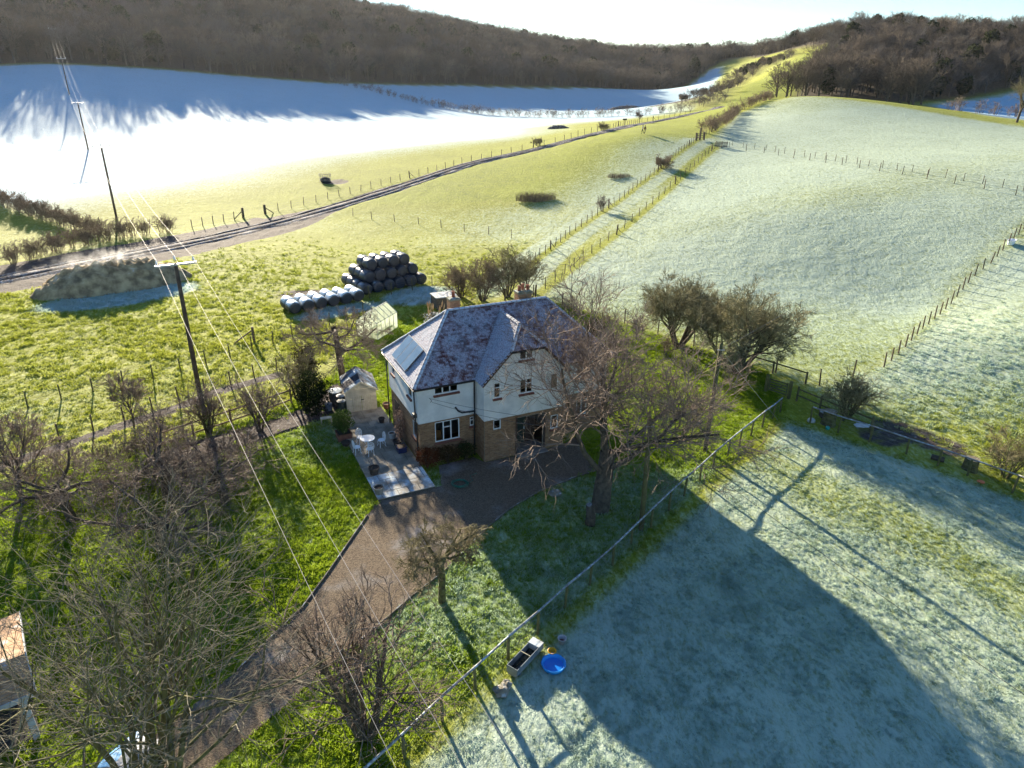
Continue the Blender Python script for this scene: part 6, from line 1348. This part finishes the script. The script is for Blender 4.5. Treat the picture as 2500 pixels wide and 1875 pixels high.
bk = thing("bucket", "small yellow plastic bucket beside the paddling pool", "bucket", g3(1.72, 20.95)); m = MB(); m.lathe([(.11, 0), (.165, .22), (.18, .22), (.18, .24), (.15, .235), (.10, .03), (.01, .03)], n=24); m.build("body", mat("yellow_plastic", (.62, .30, .005), (.72, .38, .01), 2, .4), bk, smooth=True); m = MB(); m.tube([(.17 * math.cos(t), .17 * math.sin(t), .23 - .04 * abs(math.sin(t))) for t in [math.pi * i / 8 for i in range(9)]], .008, 5); m.build("handle", M_WHITE, bk)
bk = thing("bucket", "pale whitish plastic tub on the paddock beyond the yellow bucket", "bucket", g3(2.15, 21.6)); m = MB(); m.lathe([(.12, 0), (.17, .25), (.185, .25), (.185, .27), (.155, .265), (.11, .03), (.01, .03)], n=22); m.build("body", mat("pale_plastic", (.40, .36, .36), (.5, .45, .44), 3, .5), bk, smooth=True); m = MB(); m.lathe([(.13, .09), (.01, .11)], n=20); m.build("contents", mat("tub_feed", (.16, .07, .05), (.22, .1, .07), 5, .9), bk)
M_ROCK = mat("boulder", (.16, .14, .11), (.27, .25, .21), 3, .95, frost=.35, bump=.02)
def rock(lab, x, y, r, seed): m = MB(); m.blob((0, 0, r[2] * .55), r, seed, 12, 8, .45); o = m.build("boulder", M_ROCK); o.location = g3(x, y); tag(o, lab, "stone")
rock("larger mossy stone at the end of the water trough", -.25, 19.05, (.3, .24, .22), 1); rock("smaller flat-topped stone against the water trough's end", -.05, 19.35, (.2, .17, .2), 2); rock("pale stone lying at the drive edge below the big tree", 2.4, 32.3, (.38, .24, .2), 5)
wh = thing("log_pile", "short upright log leaning by the big tree's trunk", "log", g3(4.05, 29.7), .3); m = MB(); m.tube([(0, 0, -.05), (.02, .0, .5), (-.05, .05, 1.15)], [.27, .24, .2], 12); m.build("log", BARK, wh, smooth=True); m = MB(); m.tube([(.1, -.25, .6), (.05, -.2, 1.3)], [.07, .05], 8); m.build("branch_stub", BARK, wh); m = MB(); m.lathe([(.01, 1.16), (.19, 1.15)][::-1], (-.05, .05, .005), 12); m.build("frosted_top", mat("frosted_wood", (.16, .14, .12), (.26, .24, .22), 4, .9, frost=.25), wh)
# odds and ends by the far rail
def stump(lab, x, y, r, h, name="tree_stump"): o = thing(name, lab, "stump", g3(x, y)); m = MB(); m.lathe([(r * 1.25, -.05), (r * 1.05, h * .25), (r, h)], n=16, wob=lambda a, z: .07 * math.sin(3 * a + z)); m.build("stump", BARK_MOSS, o); m = MB(); m.lathe([(r * .99, h), (.01, h + .01)], n=16, wob=lambda a, z: .07 * math.sin(3 * a + h)); m.build("cut_face", mat("cut_wood", (.26, .20, .12), (.38, .31, .2), 5, .9, frost=.3), o)
stump("thick round tree stump behind the paddock's far rail", 26.75, 35.6, .38, .75); stump("mossy upright stump below the round bush by the gate", 20.75, 41.15, .4, .95)
lg = thing("cut_log", "short pale-ended log lying behind the paddock's far rail", "log", g3(25.4, 36.6, .16), -.6); m = MB(); m.tube([(-.35, 0, 0), (.35, 0, 0)], .17, 12); m.build("log", BARK, lg); m = MB(); m.tube([(-.356, 0, 0), (-.351, 0, 0)], .165, 12); m.build("cut_end", mat("pink_cut_wood", (.40, .26, .18), (.5, .34, .25), 5, .9), lg)
dk = thing("flying_disc", "orange plastic disc lying in the grass by the far rail", "disc", g3(26.6, 34.25)); m = MB(); m.lathe([(.19, .02), (.2, .045), (.16, .06), (.01, .062)], n=22); m.build("disc", mat("orange_plastic", (.75, .17, .05), (.85, .22, .08), 3, .4), dk)
bl = thing("play_ball", "small teal ball lying by the mossy stump", "ball", g3(20.35, 40.35)); m = MB(); m.blob((0, 0, .13), (.14, .14, .14), 1, 16, 10, .0); m.build("ball", mat("teal_plastic", (.01, .25, .22), (.02, .32, .28), 3, .4), bl, smooth=True)
wb = thing("feed_bowl", "upturned white feed bowl on the ground below the gate corner", "bowl", g3(19.75, 41.5)); m = MB(); m.lathe([(.26, 0), (.24, .12), (.17, .2), (.01, .22)], n=20); m.build("bowl", M_PALEPOT, wb, smooth=True)
sk = thing("feed_sack", "crumpled white sack lying under the round bush", "sack", g3(22.8, 40.9)); m = MB(); m.blob((0, 0, .08), (.5, .26, .12), 7, 16, 8, .6); m.build("sack", mat("white_sack", (.6, .62, .66), (.72, .74, .78), 4, .7), sk)
rd = thing("feed_pan", "dark round pan with pale lid on bricks by the timber fence", "pan", g3(20.9, 42.2)); m = MB(); m.box(-.3, .3, -.25, .25, 0, .35); m.build("base", BARK, rd); m = MB(); m.lathe([(.36, .36), (.36, .42), (.01, .45)], n=18); m.build("lid", M_STONEPOT, rd)
bt = thing("bath_trough", "white enamel bath used as a trough in the right pasture", "trough", g3(53.6, 75.9), .8)
m = MB(); 
for k, (sx0, sy0, z) in enumerate(((.62, .26, .05), (.78, .34, .5), (.82, .38, .52), (.76, .32, .52), (.6, .24, .12))):
    for j in range(20): a = 6.283 * j / 20; m.v.append((sx0 * math.copysign(abs(math.cos(a)) ** .6, math.cos(a)), sy0 * math.copysign(abs(math.sin(a)) ** .6, math.sin(a)), z))
for k in range(4):
    for j in range(20): a = k * 20 + j; b = k * 20 + (j + 1) % 20; m.f.append((a, b, b + 20, a + 20)); m.m.append(0)
m.f.append(tuple(range(80, 100))); m.m.append(0); m.f.append(tuple(reversed(range(20)))); m.m.append(0); m.build("tub", M_WHITE, bt)

# hay feeder ring in the white field
fd = thing("hay_feeder", "round steel hay feeder with hay in the field beyond the track", "feeder", g3(-34.3, 131.4))
for z in (.25, .6, 1.15): m = MB(); m.tube([(1.05 * math.cos(t), 1.05 * math.sin(t), z) for t in [6.2832 * i / 24 for i in range(25)]], .03, 6, cap=False); m.build("hoop", M_FW, fd)
for i in range(14): t = 6.2832 * i / 14; m = MB(); m.tube([(1.05 * math.cos(t), 1.05 * math.sin(t), .6), (1.05 * math.cos(t + .12), 1.05 * math.sin(t + .12), 1.5)], .022, 5); m.build("bar", M_FW, fd)
m = MB(); m.tube([(1.05 * math.cos(t), 1.05 * math.sin(t), 1.5) for t in [6.2832 * i / 24 for i in range(25)]], .03, 6, cap=False); m.build("hoop", M_FW, fd)
m = MB(); m.blob((0, 0, .35), (.95, .95, .6), 3, 14, 8, .4); m.build("hay", M_DUNG2, fd)
hb_ = thing("field_shelter", "small dark box shelter in the far field beyond the hedge", "shelter", g3(70, 318), .2); m = MB(); m.box(-1.6, 1.6, -1, 1, 0, 1.6); m.build("body", M_POST, hb_); m = MB(); m.hexa([(-1.8, -1.2, 1.6), (1.8, -1.2, 1.6), (1.8, 1.2, 1.85), (-1.8, 1.2, 1.85), (-1.8, -1.2, 1.7), (1.8, -1.2, 1.7), (1.8, 1.2, 1.95), (-1.8, 1.2, 1.95)]); m.build("roof", M_FELT, hb_)
sg = thing("way_sign", "small dark sign board on the track fence before the lone tree", "sign", g3(27.0, 186)); m = MB(); m.tube([(0, 0, -.2), (0, 0, 1.7)], .07, 6); m.build("post", M_POST, sg); m = MB(); m.box(-.5, .5, -.03, .03, 1.3, 1.7); m.build("board", M_POST, sg)

# ------------------------------------------------------------------ outbuilding corner and covered trailer at the bottom corner
ob = thing("outbuilding", "low outbuilding with tan tiled roof and pale barge boards in the lower corner", "outbuilding", (-16.0, 17.0, 0), R(39))
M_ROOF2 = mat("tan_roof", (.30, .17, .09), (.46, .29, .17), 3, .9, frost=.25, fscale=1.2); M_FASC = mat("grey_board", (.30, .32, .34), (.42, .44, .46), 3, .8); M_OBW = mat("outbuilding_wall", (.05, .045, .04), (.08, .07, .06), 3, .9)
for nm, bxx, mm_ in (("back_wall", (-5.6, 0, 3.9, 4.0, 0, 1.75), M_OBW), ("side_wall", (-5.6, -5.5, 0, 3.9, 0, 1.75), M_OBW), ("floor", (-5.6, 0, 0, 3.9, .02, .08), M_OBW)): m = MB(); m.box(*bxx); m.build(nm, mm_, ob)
for x in (-5.5, -2.8, -.1): m = MB(); m.box(x - .1, x + .1, -.1, .1, 0, 2.1); m.build("post", M_FASC, ob)
for s_, (ya, za, yb, zb_) in enumerate(((-.4, 2.2, .9, 2.85), (5.2, 1.5, .9, 2.85))):
    for c in range(12):
        t0, t1 = c / 12, (c + 1.12) / 12; m = MB(); q = [(-6, ya + (yb - ya) * t0, za + (zb_ - za) * t0 + .05), (.3, ya + (yb - ya) * t0, za + (zb_ - za) * t0 + .05), (.3, ya + (yb - ya) * t1, za + (zb_ - za) * t1 + .02), (-6, ya + (yb - ya) * t1, za + (zb_ - za) * t1 + .02)]; m.hexa([(x, y, z - .03) for x, y, z in q] + q); m.build("roof_course", M_ROOF2, ob)
for ya, za in ((-.42, 2.15), (5.22, 1.45)): m = MB(); m.beam((.32, ya, za), (.32, .9, 2.8), .03, .2); m.build("bargeboard", M_FASC, ob)
m = MB(); m.beam((-6, -.44, 2.16), (.3, -.44, 2.16), .03, .2); m.build("fascia", M_FASC, ob);
tl = thing("covered_trailer", "trailer under a blue and grey tarpaulin half hidden by the corner tree", "trailer", g3(-12.2, 15.7), R(62)); tl.scale = (.8, .8, .8)
m = MB(); n_ = 14; 
for i in range(n_ + 1):
    for j in range(n_ + 1):
        u, v = i / n_ - .5, j / n_ - .5; e = max(abs(u), abs(v)) * 2; z = .95 + .16 * math.cos(u * 3) * math.cos(v * 3) + .05 * mnoise.noise(Vector((u * 6, v * 6, 3))); z = z if e < .86 else z - (e - .86) * 3.2; m.v.append((u * 2.4, v * 1.6, z))
for i in range(n_):
    for j in range(n_): a = i * (n_ + 1) + j; m.f.append((a, a + n_ + 1, a + n_ + 2, a + 1)); m.m.append(0)
tt = NT("tarpaulin"); co_ = tt.coord(); xx_ = tt.n("ShaderNodeSeparateXYZ"); tt.l(co_, xx_.inputs[0]); cc_ = tt.mix(tt.ramp(tt.math('ADD', xx_.outputs[1], tt.math('MULTIPLY', tt.noise(co_, 1.5), .6)), .35, .42), (.26, .28, .30), (.06, .24, .48)); TARP = tt.end(tt.pbr(cc_, .45, 0, .5, tt.bump(tt.noise(co_, 4, 4), .03)))
m.build("tarpaulin", TARP, tl, smooth=True)
m = MB(); m.box(-1.05, 1.05, -.7, .7, .35, .8); m.build("body", M_FASC, tl)
for sy in (-.78, .78): m = MB(); m.tube([(0, sy - .07, .28), (0, sy + .07, .28)], .28, 16); w_ = m.build("wheel", M_BLACK, tl); m = MB(); m.tube([(0, sy - .075, .28), (0, sy + .075, .28)], .14, 12); m.build("rim", M_GALV, w_)
m = MB(); m.beam((1.05, 0, .45), (1.9, 0, .45), .08, .08); m.build("drawbar", M_GALV, tl)

# ------------------------------------------------------------------ two walkers on the green slope
def person(lab, x, y, rz, h, coat, trousers, hair, stride, arm):
    o = thing("person", lab, "person", g3(x, y), rz); k = h / 1.75
    J = {'pel': (0, 0, .95), 'wai': (0, 0, 1.12), 'che': (0, .01, 1.32), 'nec': (0, .02, 1.48), 'hed': (0, .04, 1.58), 'top': (0, .03, 1.73), 'hl': (-.1, 0, .9), 'kl': (-.11, .14 * stride, .5), 'al': (-.11, .06 * stride, .09), 'tl': (-.11, .22 * stride + .1, .04), 'hr': (.1, 0, .9), 'kr': (.11, -.04 * stride, .48), 'ar': (.11, -.32 * stride, .13), 'tr': (.11, -.22 * stride, .03), 'sl': (-.18, 0, 1.40), 'el': (-.24, -.1 * arm, 1.12), 'wl': (-.24, .05 * arm, .90), 'fl': (-.235, .1 * arm, .80), 'sr': (.18, 0, 1.40), 'er': (.24, .1 * arm, 1.12), 'wr': (.24, .25 * arm, .93), 'fr': (.235, .3 * arm, .85)}
    E = [('pel', 'wai'), ('wai', 'che'), ('che', 'nec'), ('nec', 'hed'), ('hed', 'top'), ('pel', 'hl'), ('hl', 'kl'), ('kl', 'al'), ('al', 'tl'), ('pel', 'hr'), ('hr', 'kr'), ('kr', 'ar'), ('ar', 'tr'), ('che', 'sl'), ('sl', 'el'), ('el', 'wl'), ('wl', 'fl'), ('che', 'sr'), ('sr', 'er'), ('er', 'wr'), ('wr', 'fr')]
    Rd = dict(pel=.15, wai=.14, che=.15, nec=.055, hed=.085, top=.085, hl=.095, kl=.062, al=.045, tl=.04, hr=.095, kr=.062, ar=.045, tr=.04, sl=.075, el=.052, wl=.036, fl=.035, sr=.075, er=.052, wr=.036, fr=.035)
    ks = list(J); me = bpy.data.meshes.new("body"); me.from_pydata([tuple(c * k for c in J[q]) for q in ks], [(ks.index(a), ks.index(b)) for a, b in E], []); b = bpy.data.objects.new("body", me); COL.objects.link(b); b.parent = o
    sk_ = b.modifiers.new("skin", 'SKIN'); 
    for i, q in enumerate(ks): sv = me.skin_vertices[0].data[i]; sv.radius = (Rd[q] * k, Rd[q] * k * (.8 if q in ('pel', 'wai', 'che') else 1)); sv.use_root = (q == 'pel')
    ss = b.modifiers.new("sub", 'SUBSURF'); ss.levels = ss.render_levels = 1
    t = NT("walker_clothes"); z_ = t.n("ShaderNodeSeparateXYZ"); t.l(t.coord(), z_.inputs[0]); c1 = t.mix(t.ramp(z_.outputs[2], .88 * k, .90 * k), trousers, coat); c2 = t.mix(t.ramp(z_.outputs[2], 1.49 * k, 1.50 * k), c1, (.42, .27, .2)); c3 = t.mix(t.ramp(z_.outputs[2], .10 * k, .12 * k), (.03, .025, .02), c2); me.materials.append(t.end(t.pbr(c3, .85)))
    m = MB(); m.blob((0, .01 * k, 1.68 * k), (.1 * k, .115 * k, .1 * k), 2, 12, 8, .1); m.build("hair", mat("hair_" + hair[0], hair[1], None, 5, .8), o, smooth=True)
person("walker in a pale cream jacket striding across the green slope", 26.1, 153.6, .9, 1.74, (.62, .52, .45), (.03, .03, .035), ("light", (.2, .14, .08)), 1.0, 1.0)
person("walker in a dark red jacket beside the cream-jacketed one", 26.55, 153.45, .8, 1.66, (.14, .035, .04), (.035, .03, .035), ("dark", (.03, .02, .015)), -.9, -1.0)

# ------------------------------------------------------------------ the hazy air of the valley
hb = MB(); hb.box(float(GX[0]) - 20, float(GX[-1]) + 20, float(GY[0]) - 20, float(GY[-1]) + 20, float(ZZ.min()) - 1.5, float(ZZ.max()) + 26.0)
def haze_material():
    t = NT("haze"); q = t.n("ShaderNodeVolumePrincipled"); q.inputs["Color"].default_value = (0.93, 0.95, 1.0, 1); q.inputs["Density"].default_value = 0.00003
    q.inputs["Anisotropy"].default_value = 0.5; t.l(q.outputs[0], t.out.inputs["Volume"]); return t.mat
hz_o = hb.build("haze", haze_material()); hz_o["kind"] = "stuff"; hz_o["label"] = "pale winter haze filling the valley air"
